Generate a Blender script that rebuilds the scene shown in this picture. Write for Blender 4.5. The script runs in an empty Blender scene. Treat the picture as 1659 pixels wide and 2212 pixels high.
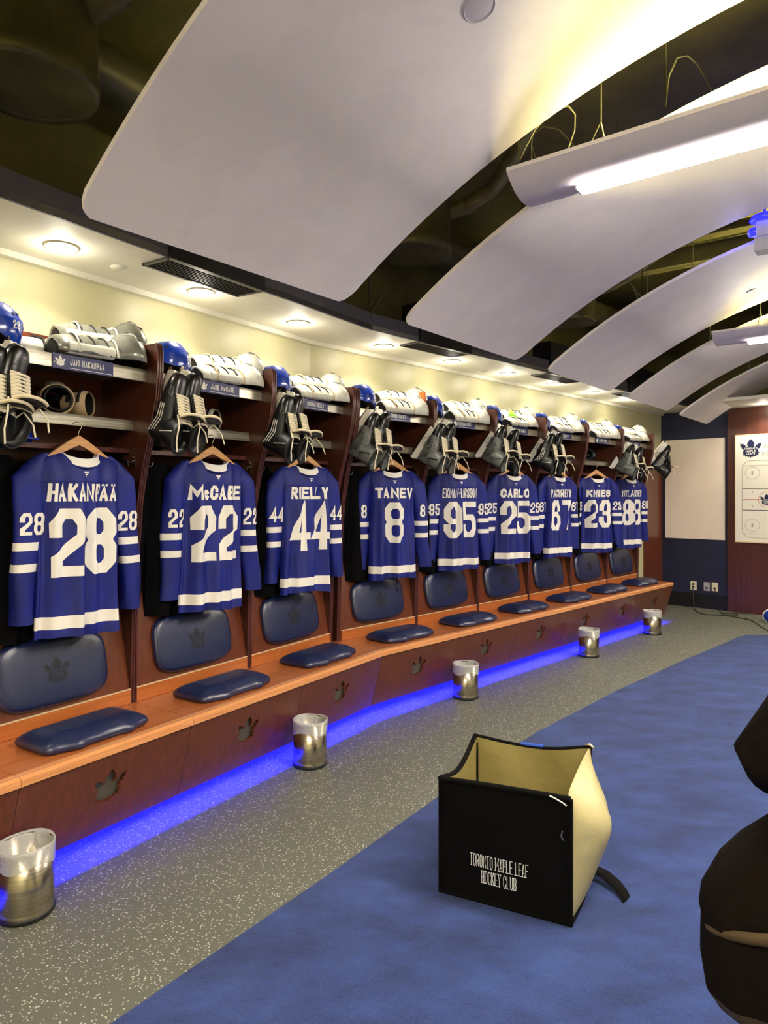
import bpy, math, random
from mathutils import Vector, Matrix
from mathutils.geometry import tessellate_polygon
PI = math.pi
sc = bpy.context.scene
C = sc.collection
random.seed(7)

# ------------------------------------------------------------------ camera
F = 1500.0                       # focal length in pixels of the 1659x2212 frame
CX, HY, CAMZ = 829.5, 1067.0, 1.6
cam = bpy.data.cameras.new('camera')
co = bpy.data.objects.new('camera', cam); C.objects.link(co)
co.location = (0, 0, CAMZ); co.rotation_euler = (PI/2, 0, 0)
cam.sensor_fit = 'VERTICAL'; cam.sensor_height = 36.0
cam.lens = F/2212*36.0; cam.shift_y = -(1106-HY)/2212.0
cam.clip_start = 0.05
sc.camera = co
sc.view_settings.view_transform = 'Standard'; sc.view_settings.look = 'None'
sc.view_settings.gamma = 1; sc.view_settings.use_curve_mapping = False
sc.view_settings.exposure = 0.25
w = bpy.data.worlds.new('world'); sc.world = w; w.use_nodes = True
w.node_tree.nodes['Background'].inputs[0].default_value = (0.9, 0.93, 1, 1)
w.node_tree.nodes['Background'].inputs[1].default_value = 0.0
P_SPOT, P_BAR, P_BARUP, P_LED, P_BLUE = 15.0, 185.0, 190.0, 300.0, 2.2

# ------------------------------------------------------------------ frames
P3 = Vector((0, 4.88, 0))
DA = Vector((.540, .842, 0)).normalized(); NA = Vector((DA.y, -DA.x, 0))
DB = Vector((.692, .722, 0)).normalized(); NB = Vector((DB.y, -DB.x, 0))
AA = math.atan2(DA.y, DA.x); AB = math.atan2(DB.y, DB.x)
MIT = math.tan((AA-AB)/2)
CD = Vector((.608, .794, 0)).normalized(); WD = Vector((CD.y, -CD.x, 0)); AC = math.atan2(CD.y, CD.x)
BW = .8675
WALL_T = -.72
def PA(s, t, z=0): v = P3+DA*s+NA*t; return Vector((v.x, v.y, z))
def PB(s, t, z=0): v = P3+DB*s+NB*t; return Vector((v.x, v.y, z))
def PC(c, w_, z=0): v = CD*c+WD*w_; return Vector((v.x, v.y, z))
def stall_frame(i):
    if i <= 3: return PA((i-4)*BW+BW/2, 0), AA
    return PB((i-4)*BW+BW/2, 0), AB
def in_stall(i, x, y, z):
    o, a = stall_frame(i)
    return o + Vector((math.cos(a)*x - math.sin(a)*y, math.sin(a)*x + math.cos(a)*y, z))
def hit_plane(x, y, p, n):
    d = Vector(((x-CX)/F, 1.0, -(y-HY)/F)); o = Vector((0, 0, CAMZ))
    return o + d*((p-o).dot(n)/d.dot(n))
def floor_at(x, y): return hit_plane(x, y, Vector((0, 0, 0)), Vector((0, 0, 1)))

# ------------------------------------------------------------------ materials
def lin(c):
    out = []
    for v in c:
        v = v/255.0
        out.append(v/12.92 if v <= .04045 else ((v+.055)/1.055)**2.4)
    return (out[0], out[1], out[2], 1)
def mat(name, rgb, rough=.6, metal=0, spec=.5, noise=0, nscale=(8, 8, 8), rgb2=None, bump=0, bscale=60, emit=0, coat=0, sheen=0):
    m = bpy.data.materials.new(name); m.use_nodes = True
    nt = m.node_tree; b = nt.nodes['Principled BSDF']
    b.inputs['Roughness'].default_value = rough; b.inputs['Metallic'].default_value = metal
    b.inputs['Specular IOR Level'].default_value = spec
    b.inputs['Coat Weight'].default_value = coat; b.inputs['Coat Roughness'].default_value = .15
    b.inputs['Sheen Weight'].default_value = sheen
    b.inputs['Base Color'].default_value = lin(rgb)
    tc = nt.nodes.new('ShaderNodeTexCoord')
    if noise:
        mp = nt.nodes.new('ShaderNodeMapping'); mp.inputs['Scale'].default_value = nscale
        nz = nt.nodes.new('ShaderNodeTexNoise'); nz.inputs['Scale'].default_value = 1; nz.inputs['Detail'].default_value = 6
        nz.inputs['Roughness'].default_value = .62
        mx = nt.nodes.new('ShaderNodeMix'); mx.data_type = 'RGBA'
        r2 = rgb2 or tuple(v*.6 for v in rgb)
        mx.inputs['A'].default_value = lin(rgb); mx.inputs['B'].default_value = lin(r2)
        mr = nt.nodes.new('ShaderNodeMapRange'); mr.inputs['From Min'].default_value = .5-.5*noise*.6; mr.inputs['From Max'].default_value = .5+.5*noise*.6
        nt.links.new(tc.outputs['Object'], mp.inputs[0]); nt.links.new(mp.outputs[0], nz.inputs['Vector'])
        nt.links.new(nz.outputs['Fac'], mr.inputs[0]); nt.links.new(mr.outputs[0], mx.inputs['Factor'])
        nt.links.new(mx.outputs['Result'], b.inputs['Base Color'])
    if bump:
        n2 = nt.nodes.new('ShaderNodeTexNoise'); n2.inputs['Scale'].default_value = bscale; n2.inputs['Detail'].default_value = 3
        bp = nt.nodes.new('ShaderNodeBump'); bp.inputs['Strength'].default_value = bump; bp.inputs['Distance'].default_value = .01
        nt.links.new(tc.outputs['Object'], n2.inputs['Vector']); nt.links.new(n2.outputs['Fac'], bp.inputs['Height'])
        nt.links.new(bp.outputs[0], b.inputs['Normal'])
    if emit:
        b.inputs['Emission Color'].default_value = lin(rgb); b.inputs['Emission Strength'].default_value = emit
    return m
M = {}
M['wood'] = mat('mahogany', (118, 58, 30), .33, noise=.9, nscale=(55, 55, 2.2), rgb2=(78, 34, 18), coat=.25)
M['wood_dark'] = mat('mahogany_divider', (84, 42, 26), .4, noise=.9, nscale=(45, 45, 2.2), rgb2=(48, 22, 14), coat=.15)
M['wood_trim'] = mat('mahogany_edging', (98, 48, 42), .3, noise=.6, nscale=(60, 60, 3), rgb2=(62, 28, 26), coat=.3)
M['wood_seat'] = mat('bench_wood', (206, 124, 64), .3, noise=.9, nscale=(2.5, 45, 45), rgb2=(164, 86, 40), coat=.3)
M['wood_nose'] = mat('bench_nosing', (240, 170, 108), .3, noise=.7, nscale=(3, 60, 60), rgb2=(212, 138, 82), coat=.35)
M['wood_back'] = mat('back_wall_wood', (92, 46, 30), .4, noise=.9, nscale=(40, 40, 1.5), rgb2=(58, 28, 20), coat=.1)
M['inlay'] = mat('pale_inlay', (225, 200, 160), .5)
M['leather'] = mat('navy_leather', (20, 32, 72), .3, spec=.9, bump=.12, bscale=220)
M['leather_dark'] = mat('embossed_leather', (12, 16, 26), .5, bump=.1, bscale=200)
M['grey_plate'] = mat('grey_plate', (92, 88, 80), .5)
M['kick'] = mat('kick_face', (150, 152, 160), .5)
M['led'] = mat('led_strip', (20, 20, 255), .5, emit=P_LED)
M['shelf_metal'] = mat('brushed_shelf_metal', (205, 200, 182), .32, metal=.75, noise=.5, nscale=(3, 40, 120), rgb2=(160, 152, 132))
M['plate_blue'] = mat('name_plate_blue', (24, 32, 92), .4)
M['white_print'] = mat('white_print', (240, 238, 228), .6)
M['hook'] = mat('hook_metal', (190, 180, 160), .25, metal=1)
M['steel'] = mat('brushed_steel', (200, 190, 170), .25, metal=1, noise=.6, nscale=(2, 2, 160), rgb2=(160, 150, 130))
M['bin_base'] = mat('bin_rubber_base', (22, 22, 22), .5)
M['liner'] = mat('plastic_liner', (225, 225, 220), .2, bump=.6, bscale=60); M['liner'].node_tree.nodes['Principled BSDF'].inputs['Alpha'].default_value = .55
M['jersey'] = mat('royal_knit', (4, 26, 132), .6, noise=.5, nscale=(5, 5, 5), rgb2=(3, 18, 100), bump=.1, bscale=500)
M['jersey_white'] = mat('white_twill', (252, 246, 234), .7, bump=.1, bscale=400)
M['sleeve_dark'] = M['jersey']
M['hanger'] = mat('hanger_wood', (224, 170, 110), .4, noise=.5, nscale=(4, 60, 60), rgb2=(200, 140, 84), coat=.2)
M['black_cloth'] = mat('black_cloth', (7, 7, 8), .95, spec=.1, bump=.3, bscale=80)
M['black_plastic'] = mat('black_gloss', (14, 14, 15), .25, bump=.05, bscale=120)
M['black_leather'] = mat('skate_black', (20, 20, 21), .38, bump=.2, bscale=130)
M['grey_boot'] = mat('skate_grey', (120, 122, 118), .4, noise=.8, nscale=(20, 20, 20), rgb2=(40, 40, 40))
M['lace'] = mat('lace_cotton', (232, 220, 192), .8)
M['holder'] = mat('holder_white', (235, 232, 220), .35)
M['felt'] = mat('tongue_felt', (226, 210, 176), .9)
M['helmet'] = mat('helmet_blue', (20, 60, 175), .16, coat=.6)
M['pad_white'] = mat('pad_white', (236, 234, 222), .35, noise=.5, nscale=(14, 14, 14), rgb2=(205, 203, 190))
M['pad_silver'] = mat('pad_silver', (190, 190, 180), .25, metal=.5, noise=.7, nscale=(9, 9, 9), rgb2=(120, 120, 112))
M['pad_black'] = mat('pad_lining', (18, 18, 18), .8, bump=.3, bscale=90)
M['pad_tan'] = mat('pad_tan', (205, 180, 140), .6)
M['red'] = mat('red_fabric', (200, 30, 14), .5)
M['lime'] = mat('lime_plastic', (120, 220, 50), .4)
M['orange'] = mat('orange_board', (225, 100, 30), .4)
M['wall'] = mat('warm_wall_paint', (212, 207, 166), .38, noise=.15, nscale=(2, 2, 2), rgb2=(206, 201, 160))
M['soffit'] = mat('soffit_paint', (232, 228, 210), .6, noise=.15, nscale=(2, 2, 2), rgb2=(228, 224, 206))
M['fascia'] = mat('fascia_grey', (92, 88, 102), .6)
M['navy_wall'] = mat('navy_wall_paint', (30, 36, 66), .55, noise=.3, nscale=(3, 3, 3), rgb2=(26, 31, 58))
M['cream_board'] = mat('cream_board', (255, 240, 222), .35, noise=.3, nscale=(2, 2, 1), rgb2=(250, 232, 212))
M['whiteboard'] = mat('whiteboard_face', (246, 240, 222), .22)
M['line_black'] = mat('board_line_dark', (50, 55, 55), .5)
M['line_grey'] = mat('board_line_grey', (176, 170, 150), .5)
M['line_red'] = mat('board_line_red', (205, 60, 50), .5)
M['crest_navy'] = mat('crest_navy', (22, 30, 70), .5)
M['base_dark'] = mat('black_base', (14, 14, 20), .5)
M['cloud'] = mat('ceiling_panel_paint', (222, 214, 214), .55, noise=.1, nscale=(2, 2, 2), rgb2=(217, 209, 209))
M['plenum'] = mat('plenum_black', (138, 130, 78), .8, noise=.8, nscale=(1.5, 1.5, 1.5), rgb2=(84, 80, 48))
M['duct'] = mat('duct_dark', (120, 114, 84), .38, metal=.3, noise=.6, nscale=(3, 3, 3), rgb2=(80, 76, 54))
M['cable'] = mat('pale_cable', (110, 104, 76), .5)
M['cable_dark'] = mat('dark_cable', (46, 44, 30), .5)
M['grille'] = mat('grille_black', (26, 26, 32), .5)
M['grille_frame'] = mat('grille_frame', (64, 60, 62), .45)
M['lamp_glass'] = mat('lamp_glass', (255, 246, 220), .3, emit=9)
M['lamp_ring'] = mat('lamp_trim', (205, 195, 160), .35)
M['bar_body'] = mat('lamp_wing', (222, 214, 222), .5)
M['bar_glass'] = mat('bar_diffuser', (255, 246, 234), .3, emit=P_BAR)
M['bar_up'] = mat('bar_uplight', (255, 240, 160), .3, emit=P_BARUP)
M['blue_glow'] = mat('blue_beacon', (14, 14, 255), .3, emit=9)
M['grey_box'] = mat('grey_box', (150, 148, 160), .5)
M['outlet'] = mat('outlet_ivory', (236, 226, 196), .4)
M['outlet_grey'] = mat('outlet_grey', (176, 170, 178), .4)
M['bag_black'] = mat('bag_black', (9, 8, 7), .9, spec=.12, bump=.25, bscale=300)
M['bag_tan'] = mat('bag_tan_nylon', (190, 178, 126), .42, bump=.9, bscale=9)
M['bag_blue'] = mat('blue_tape', (40, 80, 180), .6)
M['coat_brown'] = mat('dark_brown_coat', (17, 11, 6), .95, spec=.08, bump=.3, bscale=60)
M['bag_lining_shaded'] = mat('bag_lining_shaded', (156, 142, 84), .5, bump=.6, bscale=9)  # same tan nylon, darker olive: the bag's inside shade is put into this colour
M['coat_highlight'] = mat('coat_fold_highlight', (66, 50, 20), .75, bump=.2, bscale=60)  # golden-olive highlight on the coat's fold and hem, painted as a colour
M['skin'] = mat('skin', (205, 150, 120), .5)
M['hair'] = mat('dark_hair', (34, 22, 14), .7, spec=.2, bump=.4, bscale=120)
M['jean'] = mat('dark_trousers', (28, 30, 40), .8)
M['tissue'] = mat('crumpled_paper', (225, 215, 180), .8)
M['puck_blue'] = mat('glossy_blue', (20, 50, 130), .2)

def rug_mat():
    m = mat('blue_rug', (60, 84, 156), .95, sheen=.1)
    nt = m.node_tree; b = nt.nodes['Principled BSDF']
    g = nt.nodes.new('ShaderNodeNewGeometry')
    mp = nt.nodes.new('ShaderNodeMapping'); mp.inputs['Scale'].default_value = (1, 1.6, 1); mp.inputs['Rotation'].default_value = (0, 0, -.5)
    n1 = nt.nodes.new('ShaderNodeTexNoise'); n1.inputs['Scale'].default_value = 3.2; n1.inputs['Detail'].default_value = 8; n1.inputs['Roughness'].default_value = .65
    n2 = nt.nodes.new('ShaderNodeTexNoise'); n2.inputs['Scale'].default_value = 260; n2.inputs['Detail'].default_value = 2
    nt.links.new(g.outputs['Position'], mp.inputs[0]); nt.links.new(mp.outputs[0], n1.inputs['Vector']); nt.links.new(g.outputs['Position'], n2.inputs['Vector'])
    r = nt.nodes.new('ShaderNodeValToRGB')
    r.color_ramp.elements[0].position = .36; r.color_ramp.elements[0].color = lin((18, 40, 92))
    r.color_ramp.elements[1].position = .66; r.color_ramp.elements[1].color = lin((42, 68, 130))
    nt.links.new(n1.outputs['Fac'], r.inputs[0])
    mx = nt.nodes.new('ShaderNodeMix'); mx.data_type = 'RGBA'; mx.blend_type = 'MULTIPLY'; mx.inputs['Factor'].default_value = .35
    nt.links.new(r.outputs[0], mx.inputs['A']); nt.links.new(n2.outputs['Color'], mx.inputs['B']); 
    mr = nt.nodes.new('ShaderNodeMapRange'); mr.inputs['From Min'].default_value = .3; mr.inputs['From Max'].default_value = .7; mr.inputs['To Min'].default_value = .72; mr.inputs['To Max'].default_value = 1.1
    cb = nt.nodes.new('ShaderNodeCombineColor')
    nt.links.new(n2.outputs['Fac'], mr.inputs[0])
    for k in range(3): nt.links.new(mr.outputs[0], cb.inputs[k])
    nt.links.new(cb.outputs[0], mx.inputs['B']); mx.inputs['Factor'].default_value = 1
    nt.links.new(mx.outputs['Result'], b.inputs['Base Color'])
    bp = nt.nodes.new('ShaderNodeBump'); bp.inputs['Strength'].default_value = .5; bp.inputs['Distance'].default_value = .01
    nt.links.new(n2.outputs['Fac'], bp.inputs['Height']); nt.links.new(bp.outputs[0], b.inputs['Normal'])
    return m
def floor_mat():
    m = mat('speckled_rubber', (112, 112, 98), .55)
    nt = m.node_tree; b = nt.nodes['Principled BSDF']
    g = nt.nodes.new('ShaderNodeNewGeometry')
    def vor(scale, th, keep):
        v = nt.nodes.new('ShaderNodeTexVoronoi'); v.inputs['Scale'].default_value = scale
        nt.links.new(g.outputs['Position'], v.inputs['Vector'])
        lt = nt.nodes.new('ShaderNodeMath'); lt.operation = 'LESS_THAN'; lt.inputs[1].default_value = th
        nt.links.new(v.outputs['Distance'], lt.inputs[0])
        sx = nt.nodes.new('ShaderNodeSeparateColor'); nt.links.new(v.outputs['Color'], sx.inputs[0])
        kp = nt.nodes.new('ShaderNodeMath'); kp.operation = 'LESS_THAN'; kp.inputs[1].default_value = keep
        nt.links.new(sx.outputs[0], kp.inputs[0])
        mu = nt.nodes.new('ShaderNodeMath'); mu.operation = 'MULTIPLY'
        nt.links.new(lt.outputs[0], mu.inputs[0]); nt.links.new(kp.outputs[0], mu.inputs[1])
        return mu
    a, c = vor(105, .31, .40), vor(62, .24, .26)
    ad = nt.nodes.new('ShaderNodeMath'); ad.operation = 'MAXIMUM'; nt.links.new(a.outputs[0], ad.inputs[0]); nt.links.new(c.outputs[0], ad.inputs[1])
    n = nt.nodes.new('ShaderNodeTexNoise'); n.inputs['Scale'].default_value = 60; nt.links.new(g.outputs['Position'], n.inputs['Vector'])
    m0 = nt.nodes.new('ShaderNodeMix'); m0.data_type = 'RGBA'; m0.inputs['A'].default_value = lin((86, 87, 74)); m0.inputs['B'].default_value = lin((104, 104, 90))
    nt.links.new(n.outputs['Fac'], m0.inputs['Factor'])
    mx = nt.nodes.new('ShaderNodeMix'); mx.data_type = 'RGBA'; mx.inputs['B'].default_value = lin((186, 188, 174))
    nt.links.new(ad.outputs[0], mx.inputs['Factor']); nt.links.new(m0.outputs['Result'], mx.inputs['A'])
    nt.links.new(mx.outputs['Result'], b.inputs['Base Color'])
    return m
M['rug'] = rug_mat(); M['floor'] = floor_mat()

# ------------------------------------------------------------------ mesh helpers
class MB:
    def __init__(s): s.v = []; s.f = []; s.mi = []; s.smooth = []
    def add(s, vs, fs, mi=0, sm=False):
        k = len(s.v); s.v += [tuple(p) for p in vs]
        for f in fs: s.f.append([k+a for a in f]); s.mi.append(mi); s.smooth.append(sm)
        return s
    def box(s, x0, x1, y0, y1, z0, z1, mi=0, b=0):
        if b:
            return s.rbox(x0, x1, y0, y1, z0, z1, b, mi)
        v = [(x, y, z) for z in (z0, z1) for y in (y0, y1) for x in (x0, x1)]
        return s.add(v, [(0, 2, 3, 1), (4, 5, 7, 6), (0, 1, 5, 4), (2, 6, 7, 3), (0, 4, 6, 2), (1, 3, 7, 5)], mi)
    def rbox(s, x0, x1, y0, y1, z0, z1, b, mi=0):
        # box with chamfered top and bottom rims
        vs = []
        for z, i in ((z0, b), (z0+b, 0), (z1-b, 0), (z1, b)):
            vs += [(x0+i, y0+i, z), (x1-i, y0+i, z), (x1-i, y1-i, z), (x0+i, y1-i, z)]
        fs = [(3, 2, 1, 0), (12, 13, 14, 15)]
        for r in range(3):
            for k in range(4): fs.append((r*4+k, r*4+(k+1) % 4, r*4+4+(k+1) % 4, r*4+4+k))
        return s.add(vs, fs, mi)
    def grid(s, pts, mi=0, sm=True, cu=False, cv=False):
        # pts[r][c]
        R, K = len(pts), len(pts[0]); fs = []
        for r in range(R if cv else R-1):
            for c in range(K if cu else K-1):
                fs.append((r*K+c, r*K+(c+1) % K, ((r+1) % R)*K+(c+1) % K, ((r+1) % R)*K+c))
        return s.add([p for row in pts for p in row], fs, mi, sm)
    def rings(s, rings, mi=0, sm=True, cap0=True, cap1=True):
        s.grid(rings, mi, sm, cu=True)
        if cap0: s.add(rings[0], [list(range(len(rings[0])))[::-1]], mi)
        if cap1: s.add(rings[-1], [list(range(len(rings[-1])))], mi)
        return s
    def tube(s, pts, r, n=8, mi=0, cap=True, flat=1.0):
        pts = [Vector(p) for p in pts]; rr = []
        up = Vector((0, 0, 1)); prev = None
        for i, p in enumerate(pts):
            d = (pts[min(i+1, len(pts)-1)]-pts[max(i-1, 0)]).normalized()
            if prev is None:
                a = d.cross(up)
                if a.length < .1: a = d.cross(Vector((1, 0, 0)))
            else: a = prev - d*prev.dot(d)
            a.normalize(); prev = a; b = d.cross(a)
            q = r[i] if isinstance(r, (list, tuple)) else r
            rr.append([p+a*math.cos(2*PI*k/n)*q+b*math.sin(2*PI*k/n)*q*flat for k in range(n)])
        return s.rings(rr, mi, True, cap, cap)
    def lathe(s, prof, n=32, mi=0, cx=0, cy=0, sm=True, cap0=False, cap1=False):
        rr = [[(cx+r*math.cos(2*PI*k/n), cy+r*math.sin(2*PI*k/n), z) for k in range(n)] for r, z in prof]
        return s.rings(rr, mi, sm, cap0, cap1)
    def poly(s, pts, mi=0, holes=(), fn=None):
        loops = [[Vector((p[0], p[1], 0)) for p in pts]]+[[Vector((p[0], p[1], 0)) for p in h] for h in holes]
        tri = tessellate_polygon(loops); fl = [p for l in loops for p in l]
        return s.add([fn(p.x, p.y) if fn else p for p in fl], tri, mi)
    def prism(s, pts, fn0, fn1, mi=0, holes=(), mis=None):
        s.poly(pts, mi, holes, fn0); s.poly(pts, mi, holes, fn1)
        for l in [pts]+list(holes):
            n = len(l)
            for k in range(n):
                a, b = l[k], l[(k+1) % n]
                s.add([fn0(*a[:2]), fn0(*b[:2]), fn1(*b[:2]), fn1(*a[:2])], [(0, 1, 2, 3)], mi if mis is None else mis)
        return s
    def xform(s, m):
        s.v = [tuple(m @ Vector(p)) for p in s.v]; return s
    def build(s, name, mats, parent=None, fixn=True):
        me = bpy.data.meshes.new(name); me.from_pydata(s.v, [], s.f)
        if not isinstance(mats, (list, tuple)): mats = [mats]
        for m_ in mats: me.materials.append(m_)
        me.polygons.foreach_set('material_index', s.mi); me.polygons.foreach_set('use_smooth', s.smooth)
        if fixn:
            import bmesh
            bm = bmesh.new(); bm.from_mesh(me); bmesh.ops.recalc_face_normals(bm, faces=bm.faces); bm.to_mesh(me); bm.free()
        me.update()
        o = bpy.data.objects.new(name, me); C.objects.link(o)
        if parent: o.parent = parent
        return o
def tag(o, label, cat, group=None, kind=None):
    if label: o['label'] = label
    if cat: o['category'] = cat
    if group: o['group'] = group
    if kind: o['kind'] = kind
    return o
def thing(name, label, cat, loc=(0, 0, 0), rz=0, group=None):
    o = bpy.data.objects.new(name, None); C.objects.link(o); o.empty_display_size = .05
    o.location = loc; o.rotation_euler = (0, 0, rz)
    return tag(o, label, cat, group)
def struct(name, mb, m):
    o = mb.build(name, m); o['kind'] = 'structure'; return o
def copy_tree(o, parent=None):
    c = o.copy(); C.objects.link(c); c.parent = parent
    for ch in list(o.children): copy_tree(ch, c)
    return c
def dup(o, loc, rot, label, group=None):
    c = copy_tree(o); c.location = loc; c.rotation_euler = rot; c['label'] = label
    if group: c['group'] = group
    return c
def subsurf(o, n=1):
    md = o.modifiers.new('subdivision', 'SUBSURF'); md.levels = n; md.render_levels = n
    return o

# ------------------------------------------------------------------ block lettering
c1, c2, c3 = .18, .82, .5
O_ = [(0, c1), (0, c2), (.28, 1), (.72, 1), (1, c2), (1, c1), (.72, 0), (.28, 0), (0, c1)]
G = {
 'A': [[(0, 0), (.5, 1), (1, 0)], [(.22, .3), (.78, .3)]], 'B': [[(0, 0), (0, 1), (.72, 1), (1, .87), (1, .65), (.75, .52), (0, .52)], [(.75, .52), (1, .4), (1, .14), (.72, 0), (0, 0)]],
 'C': [[(1, .7), (1, c2), (.72, 1), (.28, 1), (0, c2), (0, c1), (.28, 0), (.72, 0), (1, c1), (1, .3)]],
 'D': [[(0, 0), (0, 1), (.7, 1), (1, c2), (1, c1), (.7, 0), (0, 0)]], 'E': [[(1, 1), (0, 1), (0, 0), (1, 0)], [(0, .5), (.8, .5)]],
 'F': [[(1, 1), (0, 1), (0, 0)], [(0, .5), (.8, .5)]], 'G': [[(1, .72), (1, c2), (.72, 1), (.28, 1), (0, c2), (0, c1), (.28, 0), (.72, 0), (1, c1), (1, .46), (.6, .46)]],
 'H': [[(0, 0), (0, 1)], [(1, 0), (1, 1)], [(0, .5), (1, .5)]], 'I': [[(.5, 0), (.5, 1)]], 'J': [[(1, 1), (1, c1), (.72, 0), (.28, 0), (0, c1), (0, .3)]],
 'K': [[(0, 0), (0, 1)], [(1, 1), (.08, .45)], [(.3, .6), (1, 0)]], 'L': [[(0, 1), (0, 0), (1, 0)]], 'M': [[(0, 0), (0, 1), (.5, .35), (1, 1), (1, 0)]],
 'N': [[(0, 0), (0, 1), (1, 0), (1, 1)]], 'O': [O_], 'P': [[(0, 0), (0, 1), (.72, 1), (1, .86), (1, .6), (.72, .46), (0, .46)]],
 'R': [[(0, 0), (0, 1), (.72, 1), (1, .86), (1, .62), (.72, .48), (0, .48)], [(.5, .48), (1, 0)]],
 'S': [[(1, .74), (1, c2), (.72, 1), (.28, 1), (0, c2), (0, .66), (.28, .52), (.72, .52), (1, .38), (1, c1), (.72, 0), (.28, 0), (0, c1), (0, .26)]],
 'T': [[(0, 1), (1, 1)], [(.5, 1), (.5, 0)]], 'U': [[(0, 1), (0, c1), (.28, 0), (.72, 0), (1, c1), (1, 1)]], 'V': [[(0, 1), (.5, 0), (1, 1)]],
 'W': [[(0, 1), (.24, 0), (.5, .7), (.76, 0), (1, 1)]], 'X': [[(0, 0), (1, 1)], [(0, 1), (1, 0)]], 'Y': [[(0, 1), (.5, .45), (1, 1)], [(.5, .45), (.5, 0)]],
 'c': [[(.9, .5), (.7, .62), (.3, .62), (.05, .5), (.05, .12), (.3, 0), (.7, 0), (.9, .12)]], '-': [[(.1, .5), (.9, .5)]], ' ': [],
 '0': [O_], '1': [[(.2, .85), (.5, 1), (.5, 0)], [(.1, 0), (.9, 0)]], '2': [[(0, .68), (0, c2), (.25, 1), (.75, 1), (1, c2), (1, .6), (.02, .22), (.02, 0), (1, 0)]],
 '3': [[(0, .72), (0, c2), (.25, 1), (.75, 1), (1, .85), (1, .65), (.8, .52), (.35, .52)], [(.8, .52), (1, .38), (1, .15), (.75, 0), (.25, 0), (0, c1), (0, .28)]],
 '4': [[(.75, 0), (.75, 1), (0, .28), (1.02, .28)]], '5': [[(1, 1), (.03, 1), (.03, .58), (.72, .58), (1, .44), (1, c1), (.72, 0), (.25, 0), (0, c1), (0, .26)]],
 '6': [[(1, .74), (1, c2), (.72, 1), (.28, 1), (0, c2), (0, c1), (.28, 0), (.72, 0), (1, c1), (1, .42), (.72, .55), (0, .55)]],
 '7': [[(0, 1), (1, 1), (.38, 0)]], '8': [[(.2, .52), (0, .66), (0, .86), (.25, 1), (.75, 1), (1, .86), (1, .66), (.8, .52), (.2, .52)], [(.2, .52), (0, .38), (0, .14), (.25, 0), (.75, 0), (1, .14), (1, .38), (.8, .52)]],
 '9': [[(0, .26), (0, c1), (.28, 0), (.72, 0), (1, c1), (1, c2), (.72, 1), (.28, 1), (0, c2), (0, .58), (.28, .45), (1, .45)]],
}
def stroke_quads(pts, h):
    closed = (pts[0] == pts[-1]) and len(pts) > 3
    P = [Vector(p) for p in (pts[:-1] if closed else pts)]; n = len(P)
    if not closed:
        P[0] = P[0]-(P[1]-P[0]).normalized()*h; P[-1] = P[-1]+(P[-1]-P[-2]).normalized()*h
    L, R = [], []
    for i in range(n):
        if closed or 0 < i < n-1:
            a = (P[i]-P[i-1]).normalized(); b = (P[(i+1) % n]-P[i]).normalized()
        elif i == 0: a = b = (P[1]-P[0]).normalized()
        else: a = b = (P[i]-P[i-1]).normalized()
        na, nb = Vector((-a.y, a.x)), Vector((-b.y, b.x)); m_ = na+nb
        if m_.length < .2: m_ = na
        m_.normalize(); k = min(1/max(m_.dot(na), .3), 2.2)
        L.append(P[i]+m_*h*k); R.append(P[i]-m_*h*k)
    return [(L[i], L[(i+1) % n], R[(i+1) % n], R[i]) for i in range(n if closed else n-1)]
def text_quads(txt, H, cw, st, gap, x0=None, z0=0):
    """quads of block lettering; cw letter width, st stroke width; centred unless x0"""
    adv = []
    for ch in txt:
        k = {'I': st/cw, ' ': .5, 'M': 1.35, 'N': 1.1, 'W': 1.3, '-': .6, 'c': .8}.get(ch, 1.0); adv.append(cw*k)
    tot = sum(adv)+gap*(len(txt)-1); x = -tot/2 if x0 is None else x0; out = []; h = st/2
    for ch, a in zip(txt, adv):
        g = ch; dots = ch == 'Ä'
        if dots: g = 'A'
        HH = H*.84 if dots else H
        for pl in G[g]:
            pts = [(x+h+p[0]*max(a-2*h, 0), z0+h+p[1]*(HH-2*h)) for p in pl]
            out += stroke_quads(pts, h)
        if dots:
            for dx in (.28, .72):
                q = x+a*dx; out.append((Vector((q-h*.7, z0+H*.88)), Vector((q+h*.7, z0+H*.88)), Vector((q+h*.7, z0+H)), Vector((q-h*.7, z0+H))))
        x += a+gap
    return out
def quads_mesh(mb, quads, fn, cell=.02, mi=0):
    for q in quads:
        a, b, c, d = q
        nu = max(1, int(math.ceil(max((b-a).length, (c-d).length)/cell))); nv = max(1, int(math.ceil(max((d-a).length, (c-b).length)/cell)))
        rows = []
        for j in range(nv+1):
            t = j/nv; p0 = a.lerp(d, t); p1 = b.lerp(c, t)
            rows.append([fn(*(p0.lerp(p1, i/nu))) for i in range(nu+1)])
        mb.grid(rows, mi, True)
    return mb
HALF = [(0, 1), (.055, .93), (.10, .92), (.10, .85), (.17, .83), (.15, .76), (.20, .70), (.15, .65), (.16, .57), (.24, .60), (.27, .69), (.33, .68), (.36, .76), (.41, .73), (.53, .78),
        (.49, .68), (.52, .62), (.44, .58), (.45, .51), (.37, .48), (.34, .40), (.39, .37), (.35, .31), (.44, .28), (.35, .22), (.40, .12), (.29, .15), (.25, .06), (.17, .10), (.10, .03), (.05, .07), (0, -.02)]
LEAF = HALF+[(-x, y) for x, y in HALF[-2:0:-1]]
def leaf(cx, cz, h): return [(cx+x*h, cz+(y-.5)*h) for x, y in LEAF]
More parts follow.
